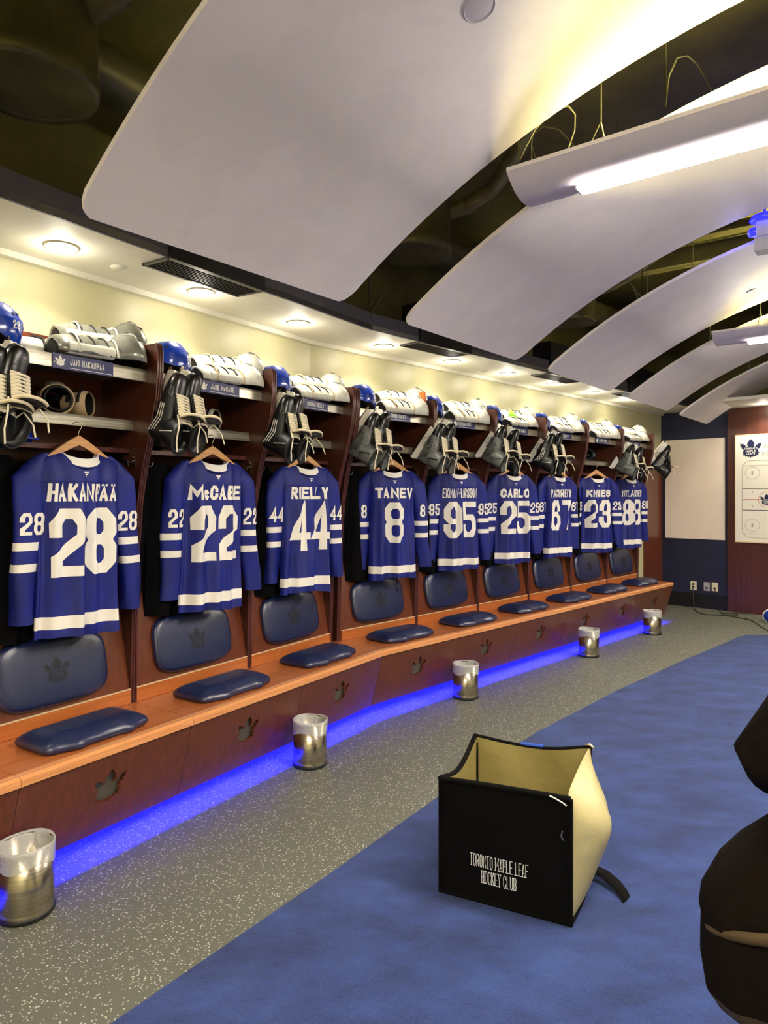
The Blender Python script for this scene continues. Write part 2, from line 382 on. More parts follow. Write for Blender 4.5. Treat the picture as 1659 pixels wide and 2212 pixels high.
def crest_text(cx, cz, h):
    q = text_quads('TORONTO', h*.10, h*.075, h*.02, h*.018); q2 = text_quads('MAPLE', h*.12, h*.075, h*.022, h*.018); q3 = text_quads('LEAFS', h*.10, h*.07, h*.02, h*.016)
    out = []
    for qq, dz in ((q, -.07), (q2, -.22), (q3, -.34)):
        out += [tuple(p+Vector((cx, cz+dz*h)) for p in s_) for s_ in qq]
    return out

# ================================================================== SETTING
fl = MB(); base = [PA(-6, WALL_T), PA(-MIT*WALL_T*-1*-1, WALL_T), PB(6.6, WALL_T), PB(6.6, 6.8), PA(0-.6, 6.8), PA(-6, 6.8)]
base[1] = PA(.0963*.72, WALL_T)
fl.poly([(p.x, p.y) for p in base], fn=lambda x, y: (x, y, 0))
struct('floor', fl, M['floor'])
bend = base[1]
def wall_strip(name, a, b, z0, z1, m, th=.1, out=None):
    d = (b-a).normalized(); n = out if out is not None else Vector((-d.y, d.x, 0))
    mb = MB(); q = [a, b, b+n*th, a+n*th]
    mb.prism([(p.x, p.y) for p in q], lambda x, y: (x, y, z0), lambda x, y: (x, y, z1))
    return struct(name, mb, m)
SOF = 2.77
wall_strip('wall_left', base[0], bend, 0, SOF, M['wall'], out=-NA)
wall_strip('wall_left', bend, base[2], 0, SOF, M['wall'], out=-NB)
wall_strip('wall_left_upper', base[0], bend, SOF, 4.0, M['plenum'], out=-NA)
wall_strip('wall_left_upper', bend, base[2], SOF, 4.0, M['plenum'], out=-NB)
wall_strip('wall_back', base[2], base[3], 0, 2.83, M['navy_wall'], out=DB)
wall_strip('wall_back_upper', base[2], base[3], 2.83, 4.0, M['plenum'], out=DB)
wall_strip('wall_right', base[3], base[4], 0, 4.0, M['wall'], out=NB)
wall_strip('wall_right', base[4], base[5], 0, 4.0, M['wall'], out=NA)
wall_strip('wall_front', base[5], base[0], 0, 4.0, M['wall'], out=-DA)
mb = MB(); mb.prism([(p.x, p.y) for p in base], lambda x, y: (x, y, 4.0), lambda x, y: (x, y, 4.1)); struct('ceiling', mb, M['plenum'])
# soffit and its fascia along the stalls
def soffit(name, tin, tout, sA0, sB1):
    mb = MB(); k = .0963
    pts = [PA(sA0, tin), PA(-tin*k, tin), PB(sB1, tin), PB(sB1, tout), PA(-tout*k, tout), PA(sA0, tout)]
    mb.prism([(p.x, p.y) for p in pts], lambda x, y: (x, y, SOF), lambda x, y: (x, y, SOF+.03))
    return struct(name, mb, M['soffit'])
soffit('ceiling_soffit', WALL_T, -.10, -6, 6.6)
soffit('ceiling_soffit', 6.15, 6.8, -6, 6.6)
mb = MB(); k = .0963
for f0, f1, m0 in (((-6, -.10), (.0096, -.10), 0), ):
    pass
ft, fb = -.10, -.115
pts = [PA(-6, ft), PA(-ft*k, ft), PB(6.6, ft), PB(6.6, fb), PA(-fb*k, fb), PA(-6, fb)]
mb.prism([(p.x, p.y) for p in pts], lambda x, y: (x, y, SOF-.004), lambda x, y: (x, y, SOF+.115)); struct('trim_1', mb, M['fascia'])
# thin shadow-gap moulding where the soffit meets the wall
mb = MB(); a_, b_ = WALL_T, WALL_T+.045
pts = [PA(-6, a_), PA(-a_*k, a_), PB(6.6, a_), PB(6.6, b_), PA(-b_*k, b_), PA(-6, b_)]
mb.prism([(p.x, p.y) for p in pts], lambda x, y: (x, y, SOF-.03), lambda x, y: (x, y, SOF)); struct('trim_2', mb, M['soffit'])
# navy wall baseboard
mb = MB(); pts = [PB(6.6, WALL_T), PB(6.6, 1.0), PB(6.585, 1.0), PB(6.585, WALL_T)]
mb.prism([(p.x, p.y) for p in pts], lambda x, y: (x, y, 0), lambda x, y: (x, y, .2)); struct('baseboard_back', mb, M['base_dark'])
# wooden wall panels
BKP = PB(6.6, 0); BKN = DB
def bt(x, y): p = hit_plane(x, y, BKP, BKN); return (p-P3).dot(NB), p.z
t_wood = bt(1574, 1100)[0]
def bbox(mb, t0, t1, z0, z1, d0, d1, mi=0):
    pts = [PB(6.6-d0, t0), PB(6.6-d0, t1), PB(6.6-d1, t1), PB(6.6-d1, t0)]
    return mb.prism([(p.x, p.y) for p in pts], lambda x, y: (x, y, z0), lambda x, y: (x, y, z1), mi)
mb = MB(); bbox(mb, t_wood, t_wood+3.2, 0, 2.9, 0, .05)
for q in (t_wood+1.05, t_wood+2.1): bbox(mb, q, q+.008, 0, 2.9, .05, .051)
struct('wall_back_wood', mb, M['wood_back'])
mb = MB(); bbox(mb, t_wood+.02, t_wood+3.4, 2.76, 2.80, .05, .9); struct('ceiling_soffit', mb, M['soffit'])
# wainscot panel on the stall wall past the last stall
mb = MB(); pts = [PB(5.98, WALL_T), PB(6.6, WALL_T), PB(6.6, WALL_T+.02), PB(5.98, WALL_T+.02)]
mb.prism([(p.x, p.y) for p in pts], lambda x, y: (x, y, 0), lambda x, y: (x, y, 2.12)); struct('trim_3', mb, M['wood'])

# rug
edge = [floor_at(x, y) for x, y in ((960, 1716), (1160, 1585), (1330, 1496), (1480, 1427), (1560, 1394))]
p0, p1 = floor_at(250, 2212), floor_at(700, 1902)
far = [floor_at(1590, 1380), floor_at(1614, 1373), floor_at(1659, 1374)]
dirn = (p0-p1).normalized()
left = [p0+dirn*2.6, p0, p1]+edge+far
right = [PB(5.4, 5.4), PA(-.5, 5.4), PA(-4.2, 5.4)]
mb = MB(); mb.prism([(p.x, p.y) for p in left+right], lambda x, y: (x, y, 0), lambda x, y: (x, y, .012))
tag(mb.build('area_rug', M['rug']), 'large royal blue carpet rug covering the middle of the speckled floor', 'rug')

# ================================================================== CEILING PANELS
AC0, AR, AZ = .08, 3.9136, -.5875
W_TIP = -2.26
th0 = math.asin((W_TIP-AC0)/AR)
def arc(th, off=0): return AC0+(AR+off)*math.sin(th), AZ+(AR+off)*math.cos(th)
def arc_th(w_): return math.asin((w_-AC0)/AR)
def cloud(c0, c1, label):
    root = thing('curved_ceiling_panel', label, 'ceiling panel', PC((c0+c1)/2, AC0, arc(0)[1]), AC, 'curved white ceiling panels')
    o = root.location; mb = MB(); rows_b, rows_t = [], []
    N = 48; ths = [th0+(-2*th0)*i/N for i in range(N+1)]
    ths = [ths[0], ths[0]+.004, ths[0]+.012, ths[0]+.022]+ths[1:-1]+[ths[-1]-.022, ths[-1]-.012, ths[-1]-.004, ths[-1]]
    ins = {0: .05, 1: .025, 2: .008, 3: 0}
    for i, t in enumerate(ths):
        q = ins.get(i, ins.get(len(ths)-1-i, 0)); hw = (c1-c0)/2
        wb, zb = arc(t); wt, zt = arc(t, .022)
        cs = [-hw+q, -hw+q+.01]+[(-1+2*j/8)*(hw-.06) for j in range(9)]+[hw-q-.01, hw-q]
        # local x along CD, local y along -WD
        rows_b.append([(c, -(wb-AC0), zb-o.z) for c in cs]); rows_t.append([(c, -(wt-AC0), zt-o.z) for c in cs])
    mb.grid(rows_b); mb.grid(rows_t)
    K = len(rows_b[0]); per_b = rows_b[0]+[r[-1] for r in rows_b[1:]]+rows_b[-1][::-1][1:]+[r[0] for r in rows_b[::-1][1:-1]]
    per_t = rows_t[0]+[r[-1] for r in rows_t[1:]]+rows_t[-1][::-1][1:]+[r[0] for r in rows_t[::-1][1:-1]]
    mb.grid([per_b, per_t], 0, False, cu=True)
    mb.build('panel_shell', M['cloud'], root)
    for cc in (-.45*(c1-c0), .45*(c1-c0)):
        for ww in (-1.6, 1.6):
            zz = arc(arc_th(ww+AC0), .02)[1]
            MB().tube([(cc, -ww, zz-o.z), (cc, -ww, 4.0-o.z)], .003, 6).build('suspension_wire', M['cable'], root)
    return root
PITCH, PW, C0 = 1.893, 1.40, 1.232
names = ['curved white ceiling panel behind the camera, out over the entrance side', 'nearest and largest curved white ceiling panel, with a round grey speaker set in it',
         'second curved white ceiling panel, crossed by the near hanging light bar', 'third curved white ceiling panel, tinted blue beside the blue ceiling beacon, with a small round lens',
         'fourth curved white ceiling panel, its top hidden by the far light bar', 'farthest curved white ceiling panel, its tip over the navy wall']
panels = []
for n in range(-1, 5): panels.append(cloud(C0+n*PITCH, C0+n*PITCH+PW, names[n+1]))
# discs set in the panels
def arc_hit(x, y):
    d = Vector(((x-CX)/F, 1, -(y-HY)/F)); o = Vector((0, 0, CAMZ)); t = .3
    while t < 12:
        p = o+d*t; w_ = p.dot(WD)
        if abs(w_-AC0) < AR and math.hypot(w_-AC0, p.z-AZ) >= AR: return p
        t += .004
def disc(name, x, y, r, label, cat, m1, m2):
    p = arc_hit(x, y); w_ = p.dot(WD)-AC0; ang = math.asin(w_/AR)
    root = thing(name, label, cat, p, AC)
    root.rotation_euler = (ang, 0, AC)      # local -z points to the arc's centre
    MB().lathe([(r, .004), (r, -.006), (r*.9, -.01), (r*.86, -.007)], 32).build('trim_ring', m1, root)
    MB().lathe([(r*.88, -.007), (r*.5, -.009), (.001, -.0095)], 32).build('speaker_grille' if 'speaker' in name else 'lens', m2, root)
disc('ceiling_speaker', 1035, 14, .055, 'round grey speaker set in the nearest curved ceiling panel', 'speaker', M['grille_frame'] if 0 else M['outlet_grey'], M['outlet_grey'])
disc('sprinkler_cover', 1623, 628, .036, 'small round pale cover set in the third curved ceiling panel', 'ceiling fitting', M['outlet_grey'], M['pad_white'])

# ================================================================== HANGING LIGHT BARS
def light_bar(c, label):
    z0 = 2.905; wa, wb = -1.40, 1.56; L = wb-wa
    root = thing('hanging_light_bar', label, 'ceiling light', PC(c, (wa+wb)/2, z0), AC, 'hanging light bars')
    mb = MB(); hw, sag = .175, .085; n = 14; K = 16
    def sec(x, off): # cross-section point, x in -1..1 across
        return x*(hw+off*0), sag*abs(x)**2.2+off
    for off in (0, .008):
        rows = []
        for j in range(K+1):
            y = -L/2+L*j/K
            rows.append([(sec(-1+2*i/n, off)[0], y, sec(-1+2*i/n, off)[1]) for i in range(n+1)])
        mb.grid(rows)
    for y in (-L/2, L/2):
        mb.add([(sec(-1+2*i/n, 0)[0], y, sec(-1+2*i/n, 0)[1]) for i in range(n+1)]+[(sec(-1+2*i/n, .008)[0], y, sec(-1+2*i/n, .008)[1]) for i in range(n+1)],
               [(i, i+1, n+2+i, n+1+i) for i in range(n)])
    mb.box(-.175, -.165, -L/2, L/2, .083, .1); mb.box(.165, .175, -L/2, L/2, .083, .1)
    mb.build('wing_reflector', M['bar_body'], root)
    MB().box(-.035, .035, -L/2+.26, L/2-.26, -.013, -.002).build('light_diffuser', M['bar_glass'], root)
    MB().box(-.037, .037, -L/2+.252, -L/2+.2595, -.0135, .004).build('end_cap', M['bar_body'], root); MB().box(-.037, .037, L/2-.2595, L/2-.252, -.0135, .004).build('end_cap', M['bar_body'], root)
    MB().box(-.03, .03, -L/2+.3, L/2-.3, .03, .06).build('lamp_channel', M['bar_body'], root)
    MB().box(-.022, .022, -L/2+.3, L/2-.3, .061, .064).build('uplight_tube', M['bar_up'], root)
    for y in (-L/2+.35, L/2-.35):
        MB().tube([(-.15, y, .08), (0, y, .26)], .0025, 6).tube([(.15, y, .08), (0, y, .26)], .0025, 6).tube([(0, y, .26), (0, y, 4-z0)], .004, 6).build('suspension_wire', M['cable'], root)
light_bar(2.87, 'near white hanging light bar with a long glowing strip, between first and second curved panels')
light_bar(6.65, 'far white hanging light bar, small at the right edge between third and fourth panels')
light_bar(-.91, 'white hanging light bar behind the camera')

# recessed downlights
def downlight(p, label, group, k=1.0):
    root = thing('recessed_downlight', label, 'ceiling light', (p.x, p.y, SOF), 0, group)
    MB().lathe([(.078, .0), (.078, -.006), (.066, -.006), (.062, .0)], 32).build('trim_ring', M['lamp_ring'], root)
    MB().lathe([(.063, -.002), (.04, -.006), (.001, -.008)], 32).build('lamp_glass', M['lamp_glass'], root, False)
    l = bpy.data.lights.new('downlight_glow', 'POINT'); l.energy = P_SPOT*.15; l.shadow_soft_size = .045; l.color = (1, .93, .78)
    lo = bpy.data.objects.new('lamp', l); C.objects.link(lo); lo.parent = root; lo.location = (0, 0, -.055)
    l = bpy.data.lights.new('downlight_lamp', 'SPOT'); l.energy = P_SPOT*k; l.spot_size = math.radians(140); l.spot_blend = .7; l.shadow_soft_size = .05
    l.color = (1, .93, .78)
    lo = bpy.data.objects.new('lamp', l); C.objects.link(lo); lo.parent = root; lo.location = (0, 0, -.055)
NUM = ['28', '22', '44', '8', '95', '25', '67', '23', '88']
for i in range(0, 10):
    p = in_stall(i, 0, .42, SOF)
    lb = f'round recessed downlight in the soffit over the number {NUM[i-1]} stall' if i else 'round recessed downlight in the soffit left of the nearest stall'
    downlight(p, lb, 'soffit downlights')
for s in (-4.3, -2.6, -.9, .8, 2.5, 4.2, 5.9):
    p = PA(s, 6.45) if s < -.6 else PB(s, 6.45)
    downlight(p, 'recessed downlight in the soffit across the room', 'downlights across the room')
p = hit_plane(1668, 872, Vector((0, 0, SOF)), Vector((0, 0, 1))); p = PB(6.3, bt(1660, 1000)[0]+.02); 
downlight(Vector((p.x, p.y, 0)), 'recessed downlight over the hockey rink whiteboard', 'back wall downlights', 2.0)
for q in (.75, 1.5):  # extra downlights beyond the frame, added to brighten the boards on the back wall
    v = PB(6.3, bt(1660, 1000)[0]+q); downlight(v, 'added unseen downlight right of the whiteboard, outside the frame, brightening the back wall', 'back wall downlights', 2.0)
for px, py in ((257, 577), (1048, 800)):
    q = hit_plane(px, py, Vector((0, 0, SOF)), Vector((0, 0, 1)))
    r = thing('sprinkler_cover', 'small round soffit cover between the first two downlights' if px < 500 else 'small round soffit cover over the number 25 stall', 'ceiling fitting', q)
    MB().lathe([(.042, 0), (.042, -.004), (.036, -.012), (.001, -.013)], 24).build('cover_plate', M['soffit'], r)

# dark air grilles notched into the soffit edge
def vent(x0, x1, yb, label):
    nrm = NA if x0 < 700 else NB; dr = DA if x0 < 700 else DB; PP = PA if x0 < 700 else PB
    a = hit_plane(x0, HY, PP(0, -.2), nrm); b = hit_plane(x1, HY, PP(0, -.2), nrm)
    s0, s1 = (a-P3).dot(dr), (b-P3).dot(dr)
    root = thing('air_grille', label, 'air vent', PP((s0+s1)/2, -.2, SOF), AA if x0 < 700 else AB, 'dark air grilles along the soffit edge')
    h = (s1-s0)/2; mb = MB()
    mb.box(-h, h, -.10, -.085, -.012, 0); mb.box(-h, h, .085, .10, -.012, 0); mb.box(-h, -h+.015, -.10, .10, -.012, 0); mb.box(h-.015, h, -.10, .10, -.012, 0)
    mb.build('grille_frame', M['grille_frame'], root)
    mb = MB(); mb.box(-h+.015, h-.015, -.085, .085, -.003, -.001)
    for j in range(9): y = -.078+j*.0195; mb.box(-h+.015, h-.015, y, y+.004, -.009, -.001)
    mb.build('louvre', M['grille'], root)
    MB().box(-h, h, -.115, .08, .032, .30).box(-h, h, -.118, -.10, -.012, .30).build('duct_boot', M['grille'], root)
vent(335, 540, 600, 'dark rectangular air grille in the soffit edge under the nearest panel')
vent(884, 995, 740, 'dark rectangular air grille in the soffit edge by the second panel tip')
vent(1166, 1240, 818, 'dark rectangular air grille in the soffit edge by the third panel tip')
vent(1338, 1395, 865, 'dark rectangular air grille in the soffit edge by the fourth panel tip')

# plenum fittings above the panels
def drum(x, y, r, z, label):
    p = hit_plane(x, y, Vector((0, 0, z)), Vector((0, 0, 1)))
    root = thing('ventilation_drum', label, 'air duct', (p.x, p.y, z), 0)
    MB().lathe([(r*.9, .012), (r*.97, .0), (r, .02), (r, .06), (r*.97, .07), (r*.97, .62)], 40).build('drum_side', M['duct'], root)
    MB().lathe([(r*.92, .012), (r*.6, .03), (.001, .045)], 40).build('drum_bottom', M['duct'], root)
    pts = [(r*.9, 0, .3), (r*1.4, -.05, .33), (r*2.0, -.2, .38), (r*2.3, -.6, .42), (r*2.4, -1.0, .42)]
    rr = [.05+.008*(k % 2) for k in range(60)]
    P = []
    for k in range(60):
        t = k/59*(len(pts)-1); i = min(int(t), len(pts)-2); P.append(Vector(pts[i]).lerp(Vector(pts[i+1]), t-i))
    MB().tube(P, rr, 12).build('flexible_hose', M['duct'], root)
drum(62, 195, .25, 3.12, 'big dark ventilation drum in the open ceiling at top left')
drum(896, 552, .26, 3.28, 'dark ventilation drum seen between the first two curved panels')
drum(1235, 700, .22, 3.2, 'small dark ventilation drum seen between second and third curved panels')
def run(name, pts, r, label, cat, m, n=12):
    o = MB().tube([tuple(p) for p in pts], r, n).build(name, m); return tag(o, label, cat)
run('air_duct', [PA(-5.8, -.3, 3.62), PA(0, -.3, 3.62), PB(6.2, -.3, 3.62)], .13, 'long dark round duct above the soffit edge', 'air duct', M['duct'], 20)
for n in range(4):
    cc = C0+PW+.25+PITCH*(n-1)
    a, b = PC(cc+.1, -2.4, 3.75), PC(cc+.1, 2.4, 3.75)
    mb = MB(); dd = CD*.07
    for zz, hh in ((3.70, .015), (3.86, .015)):
        q = [a-dd, b-dd, b+dd, a+dd]; mb.prism([(p.x, p.y) for p in q], lambda x, y, z=zz: (x, y, z), lambda x, y, z=zz, h=hh: (x, y, z+h))
    q = [a-CD*.008, b-CD*.008, b+CD*.008, a+CD*.008]; mb.prism([(p.x, p.y) for p in q], lambda x, y: (x, y, 3.70), lambda x, y: (x, y, 3.875))
    tag(mb.build('steel_beam', M['plenum']), ['dark steel beam above the gap behind the camera', 'dark steel beam above the gap after the nearest panel', 'dark steel beam above the gap after the second panel', 'dark steel beam above the gap after the third panel'][n], 'beam')
for k, (x, y, z) in enumerate(((790, 660, 2.95), (1175, 300, 3.2), (1500, 190, 3.5), (1395, 640, 3.1), (1215, 330, 3.5))):
    p = hit_plane(x, y, Vector((0, 0, z)), Vector((0, 0, 1)))
    pts = [p+Vector((.16*math.sin(t*.5+k), .1*math.cos(t*.7), .10*t-.02*t*t)) for t in range(7)]
    pts.append(Vector((pts[-1].x, pts[-1].y, 3.99)))
    run('loose_cable', pts, .004, ['thin loose cable looping above the soffit by the nearest panel tip', 'thin pale cable above the near light bar end', 'thin pale curled cable in the gap at top right', 'thin loose cable in the gap after the second panel', 'second pale cable in the open ceiling near the light bar'][k], 'cable', M['cable'], 6)

# blue ceiling beacon
p = hit_plane(1652, 510, PC(C0+PITCH+PW+.24, 0), CD)
root = thing('blue_beacon', 'grey ceiling device with glowing blue discs at the right edge, between second and third panels', 'beacon light', p, AC)
MB().box(-.05, .05, -.05, .05, -.10, -.01, b=.006).build('lower_housing', M['grey_box'], root)
MB().box(-.04, .04, -.04, .04, -.01, .09, b=.006).build('upper_housing', M['grey_box'], root)
MB().lathe([(.001, .085), (.07, .088), (.085, .10), (.07, .125), (.001, .13)], 28).build('blue_lens', M['blue_glow'], root)
for sx in (-1, 1):
    MB().lathe([(.001, .0), (.035, .004), (.04, .02), (.03, .045), (.001, .05)], 20).xform(Matrix.Translation((0, sx*.055, .012))).build('blue_lamp', M['blue_glow'], root)
MB().tube([(0, 0, .12), (0, 0, 4-p.z)], .008, 8).build('stem', M['grey_box'], root)
l = bpy.data.lights.new('beacon_lamp', 'POINT'); l.energy = P_BLUE; l.color = (.12, .12, 1); l.shadow_soft_size = .06
lo = bpy.data.objects.new('beacon_light', l); C.objects.link(lo); lo.parent = root; lo.location = (0, .14, .02)

# ================================================================== BENCH
def bench(i, x0a=0, x1a=0):
    """x0a / x1a : skew of the left / right end per metre of depth (mitre at the bend)"""
    o, a = stall_frame(i); h = BW/2-.0012
    lb = (f'bench section with maple leaf cut-out below the number {NUM[i-1]} stall' if i else 'mahogany bench section at the left edge of the picture, nearest the camera')
    root = thing('bench_section', lb, 'bench', o, a, 'bench sections under the stalls')
    def X(x, y): return x+(x0a*y if x < 0 else x1a*y)
    def slab(y0, y1, z0, z1):
        mb = MB(); q = [(X(-h, y0), y0), (X(h, y0), y0), (X(h, y1), y1), (X(-h, y1), y1)]
        return mb.prism(q, lambda x, y: (x, y, z0), lambda x, y: (x, y, z1))
    slab(.05, .70, .455, .498).build('seat_board', M['wood_seat'], root)
    prof = [(0, .462), (.05, .452), (.05, .5), (.012, .5), (0, .49)]
    MB().prism([(p[0], p[1]) for p in prof], lambda y, z: (X(-h, y), y, z), lambda y, z: (X(h, y), y, z)).build('nosing', M['wood_nose'], root)
    # front panel leaning inwards, with the leaf cut through it
    zc = .305; hh = .155
    def FP(d):
        def f(x, z):
            y = .012+(.455-z)*.30+d; return (X(x, y) if abs(x) > h-.01 else x, y, z)
        return f
    q = [(-h, .088), (h, .088), (h, .455), (-h, .455)]
    MB().prism(q, FP(0), FP(.018), 0, [leaf(0, zc, hh)]).build('front_panel', M['wood'], root)
    mb = MB(); mb.prism([(-.13, .2), (.13, .2), (.13, .41), (-.13, .41)], FP(.022), FP(.027)); mb.build('leaf_backing', M['grey_plate'], root)
    slab(.33, .35, 0, .452).build('kick_board', M['kick'], root)
    slab(.195, .21, .136, .146).build('led_strip', M['led'], root)
    MB().box(-h+.05, h-.05, .19, .33, .146, .158).build('led_bracket', M['base_dark'], root)
    if i == 9:
        q = [(.0, .5), (.70, .5), (.70, 0), (.33, 0), (.33, .088), (.122, .088), (.012, .455)]
        MB().prism(q, lambda y, z: (h, y, z), lambda y, z: (h+.02, y, z)).build('end_panel', M['wood'], root)
    return root
for i in range(0, 10): bench(i, x0a=-.0963 if i == 4 else 0, x1a=.0963 if i == 3 else 0)

# seat cushions
def cushion_mesh(name, L, D, H, mt, parent, cut=.09, puff=.016):
    # rounded slab with clipped front corners
    out = []
    def corner(cx, cy, r, a0):
        for k in range(5): a = a0+k*PI/8; out.append((cx+r*math.cos(a), cy+r*math.sin(a)))
    r = .05
    corner(L/2-r, D/2-r, r, 0); corner(-L/2+r, D/2-r, r, PI/2)
    corner(-L/2+r+cut*.0, -D/2+r+cut*.35, r, PI); corner(-L/2+r+cut, -D/2+r, r, 1.25*PI)
    corner(L/2-r-cut, -D/2+r, r, 1.25*PI); corner(L/2-r, -D/2+r+cut*.35, r, 1.5*PI)
    prof = [(-.010, 0), (0, .008), (.002, H*.45), (-.006, H*.75), (-.022, H), (-.05, H+puff*.6), (-.09, H+puff)]
    rings = []
    for ins, z in prof:
        ring = []
        for x, y in out:
            d = math.hypot(x, y); k = (d+ins)/d if d > 0 else 1
            kx = (L/2+ins)/(L/2); ky = (D/2+ins)/(D/2)
            ring.append((x*kx, y*ky, z))
        rings.append(ring)
    mb = MB(); mb.rings(rings, 0, True, True, False)
    n = len(out); c = len(mb.v); last = rings[-1]
    mb.add(last+[(0, 0, H+puff*1.15)], [(k, (k+1) % n, n) for k in range(n)], 0, True)
    return mb.build(name, mt, parent)
cush = None
for i in range(1, 10):
    lb = f'dark navy leather seat cushion on the bench in front of the number {NUM[i-1]} stall'
    loc = in_stall(i, 0, .225, .5); a = stall_frame(i)[1]
    if cush is None:
        cush = thing('seat_cushion', lb, 'cushion', loc, a, 'seat cushions on the bench')
        cushion_mesh('cushion_cover', .53, .31, .046, M['leather'], cush, puff=.024)
    else: dup(cush, loc, (0, 0, a), lb)

# ================================================================== STALLS
PROF = [(.463, .50), (.45, 1.0), (.435, 1.30), (.41, 1.55), (.365, 1.75), (.31, 1.92), (.265, 2.10), (.25, 2.22), (.25, 2.345), (.265, 2.37)]
def divider(x, root, th=.036):
    q = PROF+[(.70, 2.37), (.70, .50)]
    MB().prism(q, lambda y, z: (x-th/2, y, z), lambda y, z: (x+th/2, y, z)).build('divider', M['wood_dark'], root)
    # bead trims that follow the front edge
    mb = MB()
    for dx in (-.014, 0, .014):
        mb.tube([(x+dx, y-.002, z) for y, z in PROF], .0058, 8)
    mb.build('edge_trim', M['wood_trim'], root)
def curve_pad(name, mt, parent, W, H, T):
    # puffy rounded-rect pad in the local x-z plane, facing -y
    n = 44; rings = []
    def se(k, a, b, e=4.2):
        t = 2*PI*k/n; c, s = math.cos(t), math.sin(t)
        return a*math.copysign(abs(c)**(2/e), c), b*math.copysign(abs(s)**(2/e), s)
    for f, y in ((.985, 0), (1, -.006), (1, -T*.45), (.97, -T*.75), (.90, -T*.93), (.78, -T), (.5, -T*1.05), (.2, -T*1.07)):
        rings.append([(se(k, W/2, H/2)[0]*f, y, se(k, W/2, H/2)[1]*f) for k in range(n)])
    mb = MB(); mb.rings(rings, 0, True, True, True)
    return mb.build(name, mt, parent)
def stall(i):
    o, a = stall_frame(i); h = BW/2
    lb = f'mahogany locker stall holding the number {NUM[i-1]} jersey'
    root = thing('locker_stall', lb, 'locker', (o.x, o.y, 0), a, 'wooden locker stalls')
    if i == 1: divider(-h, root)
    if i == 4: divider(-h-.012, root)
    divider(h if i != 3 else h-.012, root)
    e0 = -.0963 if i == 4 else 0; e1 = .0963 if i == 3 else 0
    iw = h-.019
    MB().box(-iw+e0*.7, iw+e1*.7, .70, .716, .5, 2.40).build('back_panel', M['wood'], root)
    # upper shelf
    mb = MB(); mb.box(-iw, iw, .335, .70, 2.225, 2.24); mb.box(-iw, iw, .335, .347, 2.178, 2.24)
    mb.build('upper_shelf', M['shelf_metal'], root)
    mb = MB()
    for k in range(26): x = -iw+.02+k*(2*iw-.04)/25; mb.box(x-.004, x+.004, .36, .68, 2.212, 2.225)
    mb.build('shelf_ribs', M['shelf_metal'], root)
    mb = MB(); mb.box(-iw, iw, .44, .70, 1.972, 1.985); mb.box(-iw, iw, .44, .452, 1.932, 1.985)
    mb.build('lower_shelf', M['shelf_metal'], root)
    mb = MB(); mb.box(-iw, iw, .47, .70, 1.815, 1.838); mb.build('hat_shelf', M['wood_trim'], root)
    # leaning back rest board with its plinth and pale inlay
    iw2 = iw
    MB().prism([(.455, .5), (.455, .572), (.47, .572), (.49, .5)], lambda y, z: (-iw2, y, z), lambda y, z: (iw2, y, z)).build('plinth', M['wood_seat'], root)
    MB().box(-iw2, iw2, .4535, .47, .572, .577).build('inlay_strip', M['inlay'], root)
    MB().prism([(.464, .577), (.575, 1.16), (.595, 1.16), (.49, .577)], lambda y, z: (-iw2, y, z), lambda y, z: (iw2, y, z)).build('backrest_board', M['wood'], root)
    lean = math.atan2(.111, .583)
    pad = curve_pad('backrest_pad', M['leather'], root, .57, .325, .042)
    pad.location = (0, .464+.111*(.757-.577)/.583-.001, .757); pad.rotation_euler = (-lean, 0, 0)
    mb = MB(); mb.poly(leaf(0, 0.0, .125), fn=lambda x, z: (x, -.0462, z)); lf = mb.build('leaf_emblem', M['leather_dark'], pad, False)
    lf.data.polygons.foreach_set('use_smooth', [False]*len(lf.data.polygons))
    quads_mesh(MB(), crest_text(0, 0, .125), lambda x, z: (x, -.0466, z)).build('crest_lettering', M['leather'], lf, False)
    # double coat hook on the right divider and one on the left
    for sx in (1, -1):
        x = sx*(h-.02); d = -sx
        mb = MB(); mb.box(min(x, x+d*.003), max(x, x+d*.003), .42, .44, 1.735, 1.80)
        mb.tube([(x+d*.003, .43, 1.775), (x+d*.02, .43, 1.765), (x+d*.045, .415, 1.745), (x+d*.055, .405, 1.75), (x+d*.06, .40, 1.77)], .003, 8)
        mb.tube([(x+d*.003, .43, 1.79), (x+d*.02, .425, 1.80), (x+d*.03, .42, 1.815)], .003, 8)
        mb.build('coat_hook', M['hook'], root)
    return root
PLATES = ['JANI HAKANPAA', 'JAKE McCABE', 'MORGAN RIELLY', 'CHRIS TANEV', 'OLIVER EKMAN-LARSSON', 'BRANDON CARLO', 'MAX PACIORETTY', 'MATTHEW KNIES', 'WILLIAM NYLANDER']
def nameplate(root, txt):
    pl = MB().box(-.10, .215, .328, .335, 2.174, 2.243).build('name_plate', M['plate_blue'], root)
    L = len(txt); cw = min(.0155, .20/(L*1.25))
    q = text_quads(txt, .030, cw, min(.0046, cw*.33), cw*.22, x0=-.03 if L > 13 else -.015, z0=2.197)
    mb = quads_mesh(MB(), q, lambda x, z: (x, .3272, z), .05)
    mb.box(-.02, .205, .3268, .328, 2.182, 2.1845)
    mb.box(-.098, -.088, .3268, .328, 2.205, 2.2075); mb.box(-.098, -.086, .3268, .328, 2.198, 2.2005)
    mb.build('plate_lettering', M['white_print'], pl, False)
    mb = MB(); mb.poly(leaf(-.064, 2.210, .05), fn=lambda x, z: (x, .3272, z)); mb.build('plate_crest', M['white_print'], pl, False)
stalls = {}
for i in range(1, 10):
    stalls[i] = stall(i); nameplate(stalls[i], PLATES[i-1])

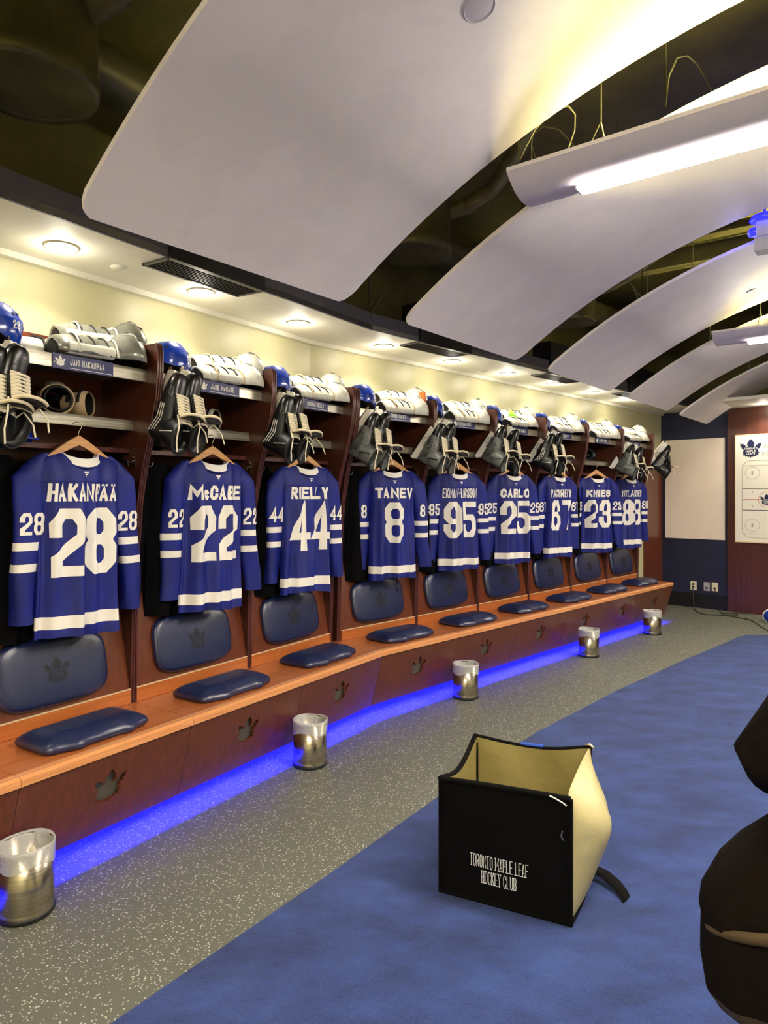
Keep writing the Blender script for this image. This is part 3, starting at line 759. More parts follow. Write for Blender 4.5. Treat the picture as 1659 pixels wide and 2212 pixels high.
# ================================================================== JERSEYS
class Jersey:
    def __init__(s, seed, amp=.02, black=False):
        r = random.Random(seed); s.ph = [r.uniform(0, 2*PI) for _ in range(6)]; s.k = [r.uniform(1.6, 2.4), r.uniform(3.0, 4.2), r.uniform(5, 6.5)]
        s.amp = amp; s.lean = r.uniform(-.02, .02)
    def zt(s, x):
        a = abs(x)
        if a < .095: return -.008-.062*(1-(a/.095)**2)
        return -.008-.30*(a-.095)-1.6*max(0, a-.19)**1.6
    def W(s, v):
        if v < .12: return .217-.02*v/.12
        if v < .3: return .197-.005*(v-.12)/.18
        return .192+.014*(v-.3)/.7
    def zb(s, x): return -.865+.008*math.cos(x*14+s.ph[0])
    def y(s, u, v, x, back=True):
        e = math.sqrt(max(0, 1-min(1, abs(u))**4.5))
        d = .018+.045*min(1, v/.14)**.6
        if abs(x) < .12 and v < .2: d += .032*(1-(x/.12)**2)*(1-v/.2)
        g = min(1, max(0, (v-.05)/.35)); g = g*g*(3-2*g)
        f = s.amp*(.25+.75*g)*(math.cos(s.k[0]*PI*u+s.ph[1]+.8*v)+.75*math.cos(s.k[1]*PI*u+s.ph[2]-.9*v)+.3*math.cos(s.k[2]*PI*u+s.ph[3]+1.2*v))
        f += .006*math.sin(9*v+5*u+s.ph[4])*g
        # diagonal drape from the shoulders
        f += .010*math.exp(-((v-.12-.18*abs(u))/.05)**2)*(1-abs(u))
        if back: return -(d*e)+f*min(1, e*1.6)
        return .035*e*min(1, v/.1+.3)+.3*f*e
    def pt(s, x, z, off=0):
        zt, zb = s.zt(x), s.zb(x); v = (zt-z)/(zt-zb)
        u = max(-1, min(1, x/s.W(max(0, min(1, v)))))
        return (x+s.lean*v, s.y(u, v, x)-off, z)
    def body(s, name, mats, parent):
        mb = MB(); N = 64
        rows = [0, .01, .02, .04, .06, .09]+[.12+.76*k/34 for k in range(35)]
        # rows that bound the hem stripe
        zs = [(-.762), (-.82)]
        vs = [v for v in rows if v < .872]+['a', .91, 'b', .97, 1.0]
        for back in (True, False):
            g = []
            for v in vs:
                row = []
                for k in range(N+1):
                    u = -math.cos(PI*k/N) if True else -1+2*k/N
                    vv = v
                    if v == 'a' or v == 'b':
                        z = zs[0] if v == 'a' else zs[1]; x = u*.2; zt, zb = s.zt(x), s.zb(x); vv = (zt-z)/(zt-zb)
                    x = u*s.W(vv); zt, zb = s.zt(x), s.zb(x); z = zt+(zb-zt)*vv
                    if v == 'a': z = zs[0]
                    if v == 'b': z = zs[1]
                    row.append((x+s.lean*vv, s.y(u, vv, x, back), z))
                g.append(row)
            ia, ib = vs.index('a'), vs.index('b')
            mb.grid(g[:ia+1], 0); mb.grid(g[ia:ib+1], 1); mb.grid(g[ib:], 0)
        o = mb.build(name, mats, parent)
        import bmesh
        bm = bmesh.new(); bm.from_mesh(o.data); bmesh.ops.remove_doubles(bm, verts=bm.verts, dist=.0004); bmesh.ops.recalc_face_normals(bm, faces=bm.faces); bm.to_mesh(o.data); bm.free()
        return o
    def sleeve(s, sx, mats, parent, out=.0):
        zs = [-.012, -.03, -.05, -.08, -.12, -.17, -.22, -.27, -.32, -.37, -.418, -.455, -.485, -.515, -.552, -.60, -.65, -.70, -.75, -.79]
        def prm(z):
            t = min(1, -z/.79); g = min(1, (-z)/.12)
            cx = .13+.095*g**.6+.06*t+out*t; rx = .015+.052*g**.7-.016*max(0, t-.3)
            ry = .012+.036*g**.7-.004*t; cy = .012+.03*t
            w_ = .005*math.sin(t*11+s.ph[2]*sx)
            return cx+w_, cy, rx, ry
        s.sp = getattr(s, 'sp', {}); s.sp[sx] = prm
        mb = MB(); n = 28; rr = []
        for z in zs:
            cx, cy, rx, ry = prm(z)
            ring = []
            for k in range(n):
                a = 2*PI*k/n; bump = 1+.10*math.cos(3*a+s.ph[1]+z*6)*min(1, -z/.2)
                ring.append((sx*cx+rx*math.cos(a)*bump, cy+ry*math.sin(a)*bump, z-(.045*(1-min(1, -z/.1))*0)))
            rr.append(ring)
        i1, i2, i3, i4 = zs.index(-.418), zs.index(-.455), zs.index(-.515), zs.index(-.552)
        for a, b, m_ in ((0, i1, 0), (i1, i2, 1), (i2, i3, 0), (i3, i4, 1), (i4, len(zs)-1, 0)):
            mb.grid(rr[a:b+1], m_, True, cu=True)
        mb.add(rr[0], [list(range(n))], 0)
        return mb.build('sleeve', mats, parent)
    def spt(s, sx, x, z, off):
        cx, cy, rx, ry = s.sp[sx](z); q = max(-.97, min(.97, (x-sx*cx)/rx)); a = -math.acos(q)
        bump = 1+.10*math.cos(3*(a)+s.ph[1]+z*6)*min(1, -z/.2)
        return (sx*cx+rx*math.cos(a)*(bump+.05), cy+ry*math.sin(a)*bump-off, z)
NAMES = ['HAKANPÄÄ', 'McCABE', 'RIELLY', 'TANEV', 'EKMAN-LARSSON', 'CARLO', 'PACIORETTY', 'KNIES', 'NYLANDER']
YAW = [-2, -9, -13, -22, -20, -20, -12, -32, -18]
def hanger(i, loc, a):
    root = thing('wooden_hanger', f'pale wooden hanger carrying the number {NUM[i-1]} jersey', 'hanger', loc, a, 'wooden hangers')
    mb = MB(); n = 15; rows = []
    for k in range(n):
        u = -1+2*k/(n-1); x = u*.185; z = .062-.115*abs(u)**1.15; hgt = .030*(1-.5*abs(u)); t = .009
        rows.append([(x, -t, z-hgt), (x, t, z-hgt), (x, t*1.0, z+hgt*.55), (x, -t, z+hgt*.55)])
    mb.rings(rows, 0, False); mb.build('hanger_arms', M['hanger'], root)
    top = .145
    MB().tube([(0, 0, .06), (0, 0, .09), (.006, 0, .105), (.016, 0, .118), (.016, 0, .132), (.006, .0, .142), (-.006, .012, .143), (-.012, .03, .137)], .0022, 8).build('hook', M['hook'], root)
    return root
def jersey(i):
    J = Jersey(100+i*7, amp=.0185)
    dx = [.065, .05, .03, .05, .03, .02, .02, .02, .02][i-1]
    loc = in_stall(i, dx, .385, 1.80); a = stall_frame(i)[1]+math.radians(YAW[i-1])
    root = thing('hockey_jersey', f'royal blue hockey jersey number {NUM[i-1]} hung back outwards in its stall', 'jersey', loc, a, 'hanging blue jerseys')
    mats = [M['jersey'], M['jersey_white']]
    J.body('body', mats, root)
    for sx in (-1, 1): J.sleeve(sx, mats, root, out=-.035 if sx < 0 else .035)
    # collar band
    mb = MB(); A, B = [], []; n = 40; rows = [[], [], [], []]
    for k in range(n):
        t = 2*PI*k/n; c_, s_ = math.cos(t), math.sin(t); back = s_ < 0
        dz = -.040*abs(s_)**1.05 if back else -.075*abs(s_)**1.2
        for j, (r, z) in enumerate(((.92, .008), (.97, .006), (1.20, -.034), (1.24, -.040))):
            rows[j].append((.094*c_*(r*.6+.4), (-.004+.056*s_)*r if back else .034*s_*r, dz+z*(.35+.65*abs(s_))))
    mb.grid(rows[:2], 1, True, cu=True); mb.grid(rows[1:3], 0, True, cu=True); mb.grid(rows[2:], 1, True, cu=True)
    mb.build('collar', [M['jersey_white'], M['jersey']], root)
    # name, number, shoulder mark
    nm = NAMES[i-1]; L = len(nm); cw = min(.058, .345/L*.86); st = min(.0205, cw*.37)
    q = text_quads(nm, .082, cw, st, cw*.14, z0=-.234)
    quads_mesh(MB(), q, lambda x, z: J.pt(x, z, .0035), .012).build('name_lettering', M['jersey_white'], root, False)
    nu = NUM[i-1]
    q = text_quads(nu, .315, .151, .049, .013, z0=-.582)
    quads_mesh(MB(), q, lambda x, z: J.pt(x, z, .0035), .012).build('back_number', M['jersey_white'], root, False)
    mk = [(Vector((-.016, -.094)), Vector((.016, -.094)), Vector((.012, -.101)), Vector((-.012, -.101))), (Vector((-.009, -.105)), Vector((.009, -.105)), Vector((.006, -.111)), Vector((-.006, -.111))),
          (Vector((-.006, -.111)), Vector((-.001, -.111)), Vector((-.001, -.122)), Vector((-.003, -.118)))]
    quads_mesh(MB(), mk, lambda x, z: J.pt(x, z, .004), .01).build('maker_mark', M['jersey_white'], root, False)
    # yoke seam
    MB().tube([J.pt(-.19+.38*k/30, -.142-.004*math.cos(k), .001) for k in range(31)], .0013, 5).build('yoke_seam', M['jersey'], root)
    for sx in (-1, 1):
        cx = sx*J.sp[sx](-.33)[0]
        q = text_quads(nu, .10, .046, .0155, .008, z0=-.385); q = [tuple(p+Vector((cx, 0)) for p in s_) for s_ in q]
        quads_mesh(MB(), q, lambda x, z, sx=sx: J.spt(sx, x, z, .004), .008).build('sleeve_number', M['jersey_white'], root, False)
    hanger(i, in_stall(i, dx, .385, 1.80), a)
    if i in (4, 7, 9):
        q = [(.03, -.03, -.80), (.034, -.035, -.87), (.028, -.03, -.93), (.04, -.035, -.97)]
        MB().tube(q, .003, 6).build('fight_strap', M['black_cloth'], root)
    return root
for i in range(1, 10): jersey(i)

# dark clothes hanging behind each jersey
def garment():
    J = Jersey(5, amp=.014)
    root = thing('hanging_garment', 'x', 'clothing', (0, 0, 0), 0, 'dark clothes hanging behind the jerseys')
    J.body('body', [M['black_cloth'], M['black_cloth']], root)
    for sx in (-1, 1): J.sleeve(sx, [M['black_cloth'], M['black_cloth']], root, -.02)
    return root
gar = garment()
for i in range(1, 10):
    lb = f'black garment hanging deep in the stall behind the number {NUM[i-1]} jersey'
    loc = in_stall(i, -.11, .56, 1.79); a = stall_frame(i)[1]+.15
    if i == 1: gar.location = loc; gar.rotation_euler = (0, 0, a); gar['label'] = lb
    else: dup(gar, loc, (0, 0, a), lb)

# ================================================================== SKATES
def skate_mesh(dark=True, label='x'):
    root = thing('hockey_skate', label, 'skate', group='skates hanging from the shelves')
    mb_ = M['black_leather'] if dark else M['grey_boot']
    # foot: x heel->toe, z up from sole
    def ring(x, w_, z0, z1, n=20, e=2.6):
        r = []
        for k in range(n):
            t = 2*PI*k/n; c_, s_ = math.cos(t), math.sin(t)
            r.append((x, w_*math.copysign(abs(c_)**(2/e), c_), (z0+z1)/2+(z1-z0)/2*math.copysign(abs(s_)**(2/e), s_)))
        return r
    secs = [(-.142, .018, .02, .07), (-.135, .030, .008, .10), (-.11, .038, 0, .125), (-.07, .041, 0, .13), (-.02, .042, 0, .118), (.03, .044, 0, .098), (.06, .045, 0, .084)]
    mb = MB(); mb.rings([ring(*s_) for s_ in secs], 0, True)
    # ankle shaft
    sh = []
    for z, cx, rx, ry in ((.06, -.075, .060, .040), (.10, -.078, .062, .041), (.14, -.082, .060, .041), (.17, -.085, .060, .043), (.195, -.090, .062, .047), (.20, -.092, .056, .043), (.16, -.085, .052, .037)):
        sh.append([(cx+rx*math.cos(2*PI*k/20)+.10*(z-.12)*(1 if math.cos(2*PI*k/20) > 0 else .0), ry*math.sin(2*PI*k/20), z+.012*(-math.cos(2*PI*k/20))) for k in range(20)])
    mb.rings(sh, 0, True, True, True)
    mb.build('boot', mb_, root)
    toe = [(.05, .0455, -.001, .088), (.085, .0465, 0, .074), (.115, .043, .001, .062), (.138, .034, .003, .052), (.15, .018, .008, .042)]
    MB().rings([ring(*s_) for s_ in toe], 0, True).build('toe_cap', M['black_plastic'], root)
    # tongue flopping forward
    rows = []
    for k in range(9):
        t = k/8; x = .045-.075*t+.085*max(0, t-.55)*1.6; z = .095+.15*t-.05*max(0, t-.7); hw = .030+.018*t
        rows.append([(x+.012*abs(j/4)**2*-1, hw*j/4, z-.010*(abs(j/4)**2)) for j in range(-4, 5)])
    tg = MB().grid(rows).build('tongue', M['black_leather'], root, False)
    md = tg.modifiers.new('s', 'SOLIDIFY'); md.thickness = .008
    e = [rows[r][0] for r in range(5, 9)]+rows[-1][1:-1]+[rows[r][-1] for r in range(8, 4, -1)]
    MB().tube(e, .0062, 8).build('tongue_edge', M['felt'], root)
    # laces
    mb = MB(); N = 10
    def lp(t, sy):
        x = .062-.100*t; z = .092+.094*t+.006; return Vector((x+.004, sy*(.036), z-.006))
    for k in range(N):
        t0, t1 = k/N, (k+.75)/N
        for s_ in (-1, 1):
            a, b = lp(t0, s_), lp(t1, -s_); m_ = (a+b)/2+Vector((.007, 0, .012))
            mb.tube([a, a.lerp(m_, .6)+Vector((.002, 0, .004)), m_, b.lerp(m_, .6)+Vector((.002, 0, .004)), b], .0041, 6, flat=.7)
    a = lp(1, 1)
    mb.tube([a, a+Vector((.03, .02, -.01)), a+Vector((.0, .035, -.04+.08)), a+Vector((-.06, .03, .06)), a+Vector((-.10, .02, .08))], .003, 6)
    mb.tube([lp(1, -1), lp(1, -1)+Vector((.03, -.01, .01)), lp(1, -1)+Vector((.01, -.02, .06)), lp(1, -1)+Vector((-.02, -.015, .10))], .003, 6)
    mb.build('laces', M['lace'], root)
    mb = MB()
    for sy in (-1, 1):
        for dz in (0, .014, .028):
            mb.tube([(-.12+dz*.5, sy*.040, .035+dz), (-.05, sy*.0425, .05+dz), (.01, sy*.044, .035+dz*.8)], .0022, 5)
        mb.tube([(-.10, sy*.040, .10), (-.085, sy*.0425, .14), (-.075, sy*.044, .17)], .0028, 5)
    mb.build('side_stripe', M['holder'] if dark else M['black_plastic'], root)
    MB().tube([(-.092+.064*math.cos(2*PI*k/20)+(.0075 if math.cos(2*PI*k/20) > 0 else 0), .049*math.sin(2*PI*k/20), .198-.012*math.cos(2*PI*k/20)) for k in range(21)], .0045, 6).build('collar_lining', M['pad_black'], root)
    mb = MB()
    for sy in (-1, 1): mb.tube([(.064, sy*.036, .084), (.02, sy*.040, .125), (-.03, sy*.041, .175)], .006, 6, flat=.5)
    mb.build('eyelet_facing', M['black_plastic'], root)
    # blade holder and runner
    q = [(-.135, 0), (-.055, 0), (-.045, -.018), (.03, -.02), (.045, 0), (.135, 0), (.150, -.018), (.140, -.048), (-.150, -.048), (-.155, -.03)]
    hole = [(-.035, -.028), (.025, -.029), (.02, -.038), (-.03, -.038)]
    MB().prism(q, lambda x, z: (x, -.012, z), lambda x, z: (x, .012, z), 0, [hole]).build('blade_holder', M['holder'], root)
    MB().prism([(-.152, -.046), (.145, -.046), (.158, -.055), (.150, -.064), (-.145, -.066), (-.157, -.057)], lambda x, z: (x, -.002, z), lambda x, z: (x, .002, z)).build('steel_runner', M['steel'], root)
    return root
def orient(T, L):
    T = Vector(T).normalized(); L = Vector(L); L = (L-T*L.dot(T)).normalized(); Y = L.cross(T)
    return Matrix(((T.x, Y.x, L.x), (T.y, Y.y, L.y), (T.z, Y.z, L.z)))
def place_rot(i, T, L):
    a = stall_frame(i)[1]; return (Matrix.Rotation(a, 3, 'Z') @ orient(T, L)).to_euler()
skd, skg = None, None
SKS = 1.22
SK = {1: [(-.30, .40, 2.04, 0, 'd'), (-.375, .42, 2.03, .15, 'd')], 2: [(-.30, .42, 2.05, -.05, 'd'), (-.235, .40, 2.06, .12, 'd')], 3: [(-.31, .42, 2.04, -.05, 'd'), (-.25, .40, 2.05, .12, 'd')],
      4: [(-.32, .40, 2.03, -.02, 'g'), (-.24, .38, 2.04, .15, 'g')], 5: [(-.29, .40, 2.02, .0, 'g'), (-.39, .42, 2.01, -.1, 'g')], 6: [(-.25, .38, 2.03, .0, 'd'), (-.38, .42, 2.05, -.1, 'g')],
      7: [(-.29, .40, 2.05, .0, 'd'), (-.38, .43, 2.04, -.1, 'd')], 8: [(-.30, .56, 2.05, -.5, 'g')], 9: [(-.22, .36, 2.00, .1, 'd'), (-.34, .40, 2.02, -.1, 'g')]}
for i in range(1, 10):
    for k, (x, y, z, tw, kind) in enumerate(SK[i]):
        col = 'black' if kind == 'd' else 'grey and white'
        lb = f'{col} hockey skate hanging in the number {NUM[i-1]} stall' + ('' if len(SK[i]) == 1 else (', nearer the jersey' if SK[i][k][0] == max(s_[0] for s_ in SK[i]) else ', nearer the left divider'))
        x -= .085; y -= .135; eu = place_rot(i, (.22+tw*.4, -.40, .88), (tw+.02, -.9, -.42)) if i < 4 else place_rot(i, (.36+tw*.3, -.42, .82), (.14+tw, -.86, -.45)); loc = in_stall(i, x, y, z+.02)
        if i == 8: lb = f'grey and white hockey skate lying on the number 23 stall shelf'; eu = place_rot(i, (-.8, -.5, .1), (0.1, 0, 1)); loc = in_stall(i, -.22, .52, 2.052)
        src = skd if kind == 'd' else skg
        if src is None:
            src = skate_mesh(kind == 'd', lb); src.scale = (SKS,)*3; src.location = loc; src.rotation_euler = eu
            if kind == 'd': skd = src
            else: skg = src
        else: dup(src, loc, eu, lb)
a = stall_frame(9)[1]
dup(skd, in_stall(9, BW/2+.20, .27, 2.10), place_rot(9, (.45, -.47, .76), (.62, -.65, -.45)), 'black hockey skate with white holder hanging outside the last stall by the cream board')
r = thing('skate_bracket', 'small dark wall bracket carrying the lone skate past the last stall', 'bracket', in_stall(9, BW/2+.018, .5, 2.16), a)
MB().box(0, .22, -.012, .012, -.012, .012).build('arm', M['wood_trim'], r); MB().box(0, .012, -.05, .05, -.05, .05).build('mount_plate', M['wood_trim'], r)

# ================================================================== HELMETS
def helmet_base(num):
    root = thing('hockey_helmet', f'glossy blue hockey helmet marked {num} on the upper shelf of its stall', 'helmet', group='blue helmets on the upper shelves')
    mb = MB(); n, K = 48, 18; rows = []
    def P(az, el, off=0):
        ce, se_ = math.cos(el), math.sin(el); ca, sa = math.cos(az), math.sin(az)
        rx, ry, rz = .142+off, .108+off, .135+off
        y = ry*math.copysign(abs(sa)**.9, sa)*ce**.85; x = rx*math.copysign(abs(ca)**.9, ca)*ce**.85; z = rz*se_
        ridge = .006*(math.exp(-((abs(y)-.045)/.010)**2))*(1 if z > .0 else 0)
        ridge += .005*math.exp(-((el-.35)/.06)**2)
        return Vector((x, y, z)).normalized()*(Vector((x, y, z)).length+ridge)
    def elmin(az):
        ca = math.cos(az); sa = abs(math.sin(az))
        e = -.62 if ca > .0 else -.05            # rear (+x) goes low, brow (-x) stays high
        t = (ca+1)/2; e = -.08-.55*t**1.2
        ear = math.exp(-((ca+.05)/.22)**2)*.28
        return e+ear*(.5)
    for j in range(K+1):
        row = []
        for k in range(n):
            az = 2*PI*k/n; e0 = elmin(az); row.append(P(az, e0+(PI/2-.02-e0)*j/K))
        rows.append(row)
    mb.rings(rows, 0, True, False, True)
    sh = mb.build('shell', M['helmet'], root)
    inner = [[Vector(p)*.90+Vector((0, 0, 0)) for p in r_] for r_ in rows]
    MB().rings(inner, 0, True, True, True).build('liner', M['pad_black'], root)
    MB().grid([rows[0], [Vector(p)*.90 for p in rows[0]]], 0, True, cu=True).build('rim', M['helmet'], root)
    mb = MB()
    for az in (.5, .9, 2.4, 2.75, -.5, -.9, -2.4, -2.75):
        c = P(az, .62, .001); t1 = (P(az+.10, .62, .001)-P(az-.10, .62, .001)); t2 = (P(az, .70, .001)-P(az, .58, .001))
        nrm = c.normalized()*.0015
        mb.add([c-t1/2-t2/2+nrm, c+t1/2-t2/2+nrm, c+t1/2+t2/2+nrm, c-t1/2+t2/2+nrm], [(0, 1, 2, 3)])
    mb.build('vent', M['pad_black'], root)
    # ear covers
    for sy in (-1, 1):
        MB().lathe([(.001, .006), (.016, .006), (.02, .0)], 20).xform(Matrix.Translation((.01, sy*.107, -.01)) @ Matrix.Rotation(PI/2*sy*-1, 4, 'X').inverted()).build('side_screw', M['holder'], root)
    add_helmet_number(root, num, P)
    return root, P
def add_helmet_number(root, num, P):
    for sy in (-1, 1):
        q = text_quads(num, .045, .024, .0085, .005)
        def fn(x, z, sy=sy):
            az = sy*(.95)-sy*0+(x*6.8)*(1 if sy < 0 else -1); return P(az, .02+z*6.5, .0022)
        quads_mesh(MB(), q, fn, .008).build('helmet_number', M['white_print'], root, False)
HP = None
for i in range(1, 10):
    r_, P_ = helmet_base(NUM[i-1])
    x = [-.33, -.225, -.235, -.235, -.28, -.26, -.26, -.26, -.26][i-1]; r_.scale = (.92, .92, .92)
    r_.location = in_stall(i, x, .43, 2.24+.075); r_.rotation_euler = (0, .0, stall_frame(i)[1]+[-.1, .15, .0, .3, .1, .2, .1, .3, .2][i-1])

# ================================================================== PROTECTIVE GEAR
def shin_guard(shell, label, tall=1.0):
    root = thing('shin_guard', label, 'shin guard', group='shin guards on the upper shelves')
    mb = MB(); rows = []; n = 16
    prof = [(0, .055, .045), (.05, .062, .055), (.14, .064, .06), (.22, .058, .055), (.27, .062, .066), (.31, .075, .085), (.35, .078, .092), (.385, .066, .08), (.405, .04, .055)]
    for x, hw, hh in prof:
        rows.append([(x, -hw*math.cos(PI*k/n)*(1.0), hh*tall*math.sin(PI*k/n)**.8+.004*math.cos(4*PI*k/n)) for k in range(n+1)])
    mb.grid(rows); o = mb.build('hard_shell', shell, root, False)
    md = o.modifiers.new('s', 'SOLIDIFY'); md.thickness = .006
    rows2 = [[(x, y*.9, z*.88) for x, y, z in r] for r in rows]
    mb = MB(); mb.grid(rows2); mb.add([p for p in rows2[0]], [list(range(n+1))]); mb.add([p for p in rows2[-1]], [list(range(n+1))]); mb.build('padding', M['pad_black'], root)
    mb = MB()
    for x0, x1, w0, w1, lift in ((.03, .20, .030, .034, .006), (.21, .27, .030, .036, .009), (.29, .385, .040, .050, .007)):
        g = []
        for a in range(6):
            t = a/5; x = x0+(x1-x0)*t; ww = w0+(w1-w0)*t
            hh = [h_ for (xx, _, h_) in prof]; xs = [xx for (xx, _, _) in prof]; j = max(0, min(len(xs)-2, sum(1 for q in xs if q <= x)-1)); tt = (x-xs[j])/(xs[j+1]-xs[j]); hz = (hh[j]+(hh[j+1]-hh[j])*tt)*tall
            g.append([(x, ww*b/3, hz*(1-.12*(b/3)**2)+lift*(1 if 0 < a < 5 and abs(b) < 3 else 0)) for b in range(-3, 4)])
        mb.grid(g)
    mb.build('raised_plate', M['pad_silver'] if shell is M['pad_white'] else M['pad_white'], root, False)
    # padded calf wings and knee ring
    mb = MB()
    for sy in (-1, 1):
        rr = []
        for k in range(10):
            t = k/9; x = .04+.2*t; rr.append([(x, sy*(.05+.022*math.cos(a)), .018+.018*math.sin(a)) for a in [2*PI*j/10 for j in range(10)]])
        mb.rings(rr)
    mb.build('calf_wrap', M['pad_white'], root)
    MB().tube([(.34+.0*k, .06*math.cos(PI*k/12), .088*tall*math.sin(PI*k/12)+.006) for k in range(13)], .008, 8).build('knee_ring', M['pad_black'], root)
    mb = MB()
    for x in (.10, .16, .22):
        mb.tube([(x-.012*math.sin(PI*k/12), -.066*math.cos(PI*k/12), .063*tall*math.sin(PI*k/12)**.8+.004) for k in range(13)], .0028, 6)
    mb.build('shell_groove', M['pad_black'], root)
    mb = MB()
    for x in (.08, .25):
        mb.tube([(x, -.072*math.cos(PI*k/12), .066*tall*math.sin(PI*k/12)**.8+.004) for k in range(13)], .0055, 6, flat=.4)
    mb.build('strap', M['pad_white'] if shell is M['pad_silver'] else M['pad_tan'], root)
    return root
sg_s = None; sg_w = None
for i in range(1, 10):
    for k in range(2):
        silver = i == 1
        lb = f'{"silver" if silver else "white"} shin guard on the upper shelf of the number {NUM[i-1]} stall, ' + ('front one' if k == 0 else 'rear one')
        loc = in_stall(i, -.06 if k == 0 else .05, .41 if k == 0 else .56, 2.243 if k == 0 else 2.335); rz = stall_frame(i)[1]+(-.10 if k == 0 else -.25)+random.uniform(-.08, .08)
        eu = (random.uniform(-.15, .2), 0, rz); src = sg_s if silver else sg_w
        if src is None:
            src = shin_guard(M['pad_silver'] if silver else M['pad_white'], lb); src.location = loc; src.rotation_euler = eu; src.scale = (1.12, 1.45, 1.75) if silver else (1.12, 1.45, 1.55)
            if silver: sg_s = src
            else: sg_w = src
        else: dup(src, loc, eu, lb)
def pad_bundle(seed, m1, m2, label):
    """soft shoulder pad folded on the shelf"""
    r = random.Random(seed); root = thing('shoulder_pad', label, 'shoulder pad', group='folded pads on the upper shelves')
    for nm, m_, cx, L, W_, H_ in (('chest_plate', m1, 0, .17, .12, .10), ('shoulder_cap', m2, .13, .09, .10, .12), ('arm_guard', m1, -.12, .09, .09, .08)):
        rings = []
        for a in range(9):
            u = -1+2*a/8; q = math.sqrt(max(.02, 1-u*u)); rings.append([(cx+u*L/1.2, W_*q*math.cos(2*PI*k/18)*(1+.08*math.cos(3*2*PI*k/18+seed)), H_*.5+H_*.5*q*math.sin(2*PI*k/18)) for k in range(18)])
        MB().rings(rings).build(nm, m_, root)
    MB().tube([(.02, -.12, .03), (.03, -.09, .09), (.03, 0, .115), (.03, .09, .09)], .006, 8).build('strap', M['pad_black'], root)
    return root
for i in range(1, 10):
    tint = {1: (M['pad_white'], M['pad_tan']), 4: (M['pad_tan'], M['pad_black']), 5: (M['pad_white'], M['pad_silver'])}.get(i, (M['pad_white'], M['pad_white']))
    p_ = pad_bundle(i, tint[0], tint[1], f'pale padded shoulder protector folded behind the shin guards in the number {NUM[i-1]} stall')
    p_.location = in_stall(i, -.02 if i != 1 else -.08, .575, 2.242); p_.rotation_euler = (0, 0, stall_frame(i)[1])
def glove_mesh(m1, label):
    root = thing('hockey_glove', label, 'glove', group='gloves and elbow pads on the lower shelves')
    rr = []
    for x, ry, rz in ((0, .06, .055), (.02, .064, .06), (.08, .055, .05), (.11, .05, .042)):
        rr.append([(x, ry*math.cos(2*PI*k/18), .06+rz*math.sin(2*PI*k/18)) for k in range(18)])
    MB().rings(rr, 0, True, False, True).build('cuff', m1, root)
    MB().rings([[(p[0]+.004, p[1]*.86, .06+(p[2]-.06)*.86) for p in r] for r in rr], 0, True, False, True).build('cuff_lining', M['pad_black'], root)
    for k in range(4):
        y = -.036+.024*k; pts = [(.105, y, .078), (.14, y*1.1, .082), (.175, y*1.15, .066), (.185-.006*abs(k-1), y*1.15, .04), (.165, y*1.1, .025)]
        MB().tube(pts, [.014, .0155, .015, .0135, .010], 10).build('finger', M['pad_black'], root)
    MB().tube([(.09, -.05, .06), (.12, -.068, .045), (.15, -.062, .03)], [.016, .016, .011], 10).build('thumb', M['pad_black'], root)
    mb = MB()
    for x in (.03, .075): mb.tube([(x, .064*math.cos(PI*k/10), .062+.058*math.sin(PI*k/10)) for k in range(11)], .007, 6, flat=.6)
    mb.build('cuff_roll', M['pad_black'], root)
    return root
def elbow_mesh(m1, label):
    root = thing('elbow_pad', label, 'elbow pad', group='gloves and elbow pads on the lower shelves')
    rr, r2 = [], []
    for x, r in ((0, .055), (.05, .062), (.10, .066), (.14, .062), (.17, .056)):
        rr.append([(x, r*math.cos(2*PI*k/20), .066+r*.95*math.sin(2*PI*k/20)) for k in range(20)])
    MB().grid(rr, 0, True, cu=True).build('sleeve_tube', m1, root, False)
    MB().grid([[(p[0], p[1]*.88, .066+(p[2]-.066)*.88) for p in r] for r in rr], 0, True, cu=True).grid([rr[0], [(p[0], p[1]*.88, .066+(p[2]-.066)*.88) for p in rr[0]]], 0, True, cu=True).build('lining', M['pad_black'], root, False)
    cap = []
    for a in range(6):
        q = math.sin(a/5*PI/2); cap.append([(.09+.05*q*math.cos(2*PI*k/16), .04*q*math.sin(2*PI*k/16), .132+.018*math.cos(a/5*PI/2)) for k in range(16)])
    MB().grid(cap, 0, True, cu=True).build('elbow_cap', M['pad_white'], root)
    mb = MB()
    for x in (.03, .14): mb.tube([(x, .066*math.cos(2*PI*k/20), .066+.063*math.sin(2*PI*k/20)) for k in range(21)], .0045, 6)
    mb.build('strap', M['pad_tan'] if m1 is M['pad_black'] else M['pad_black'], root)
    return root
gl_w = gl_b = el_w = el_b = None
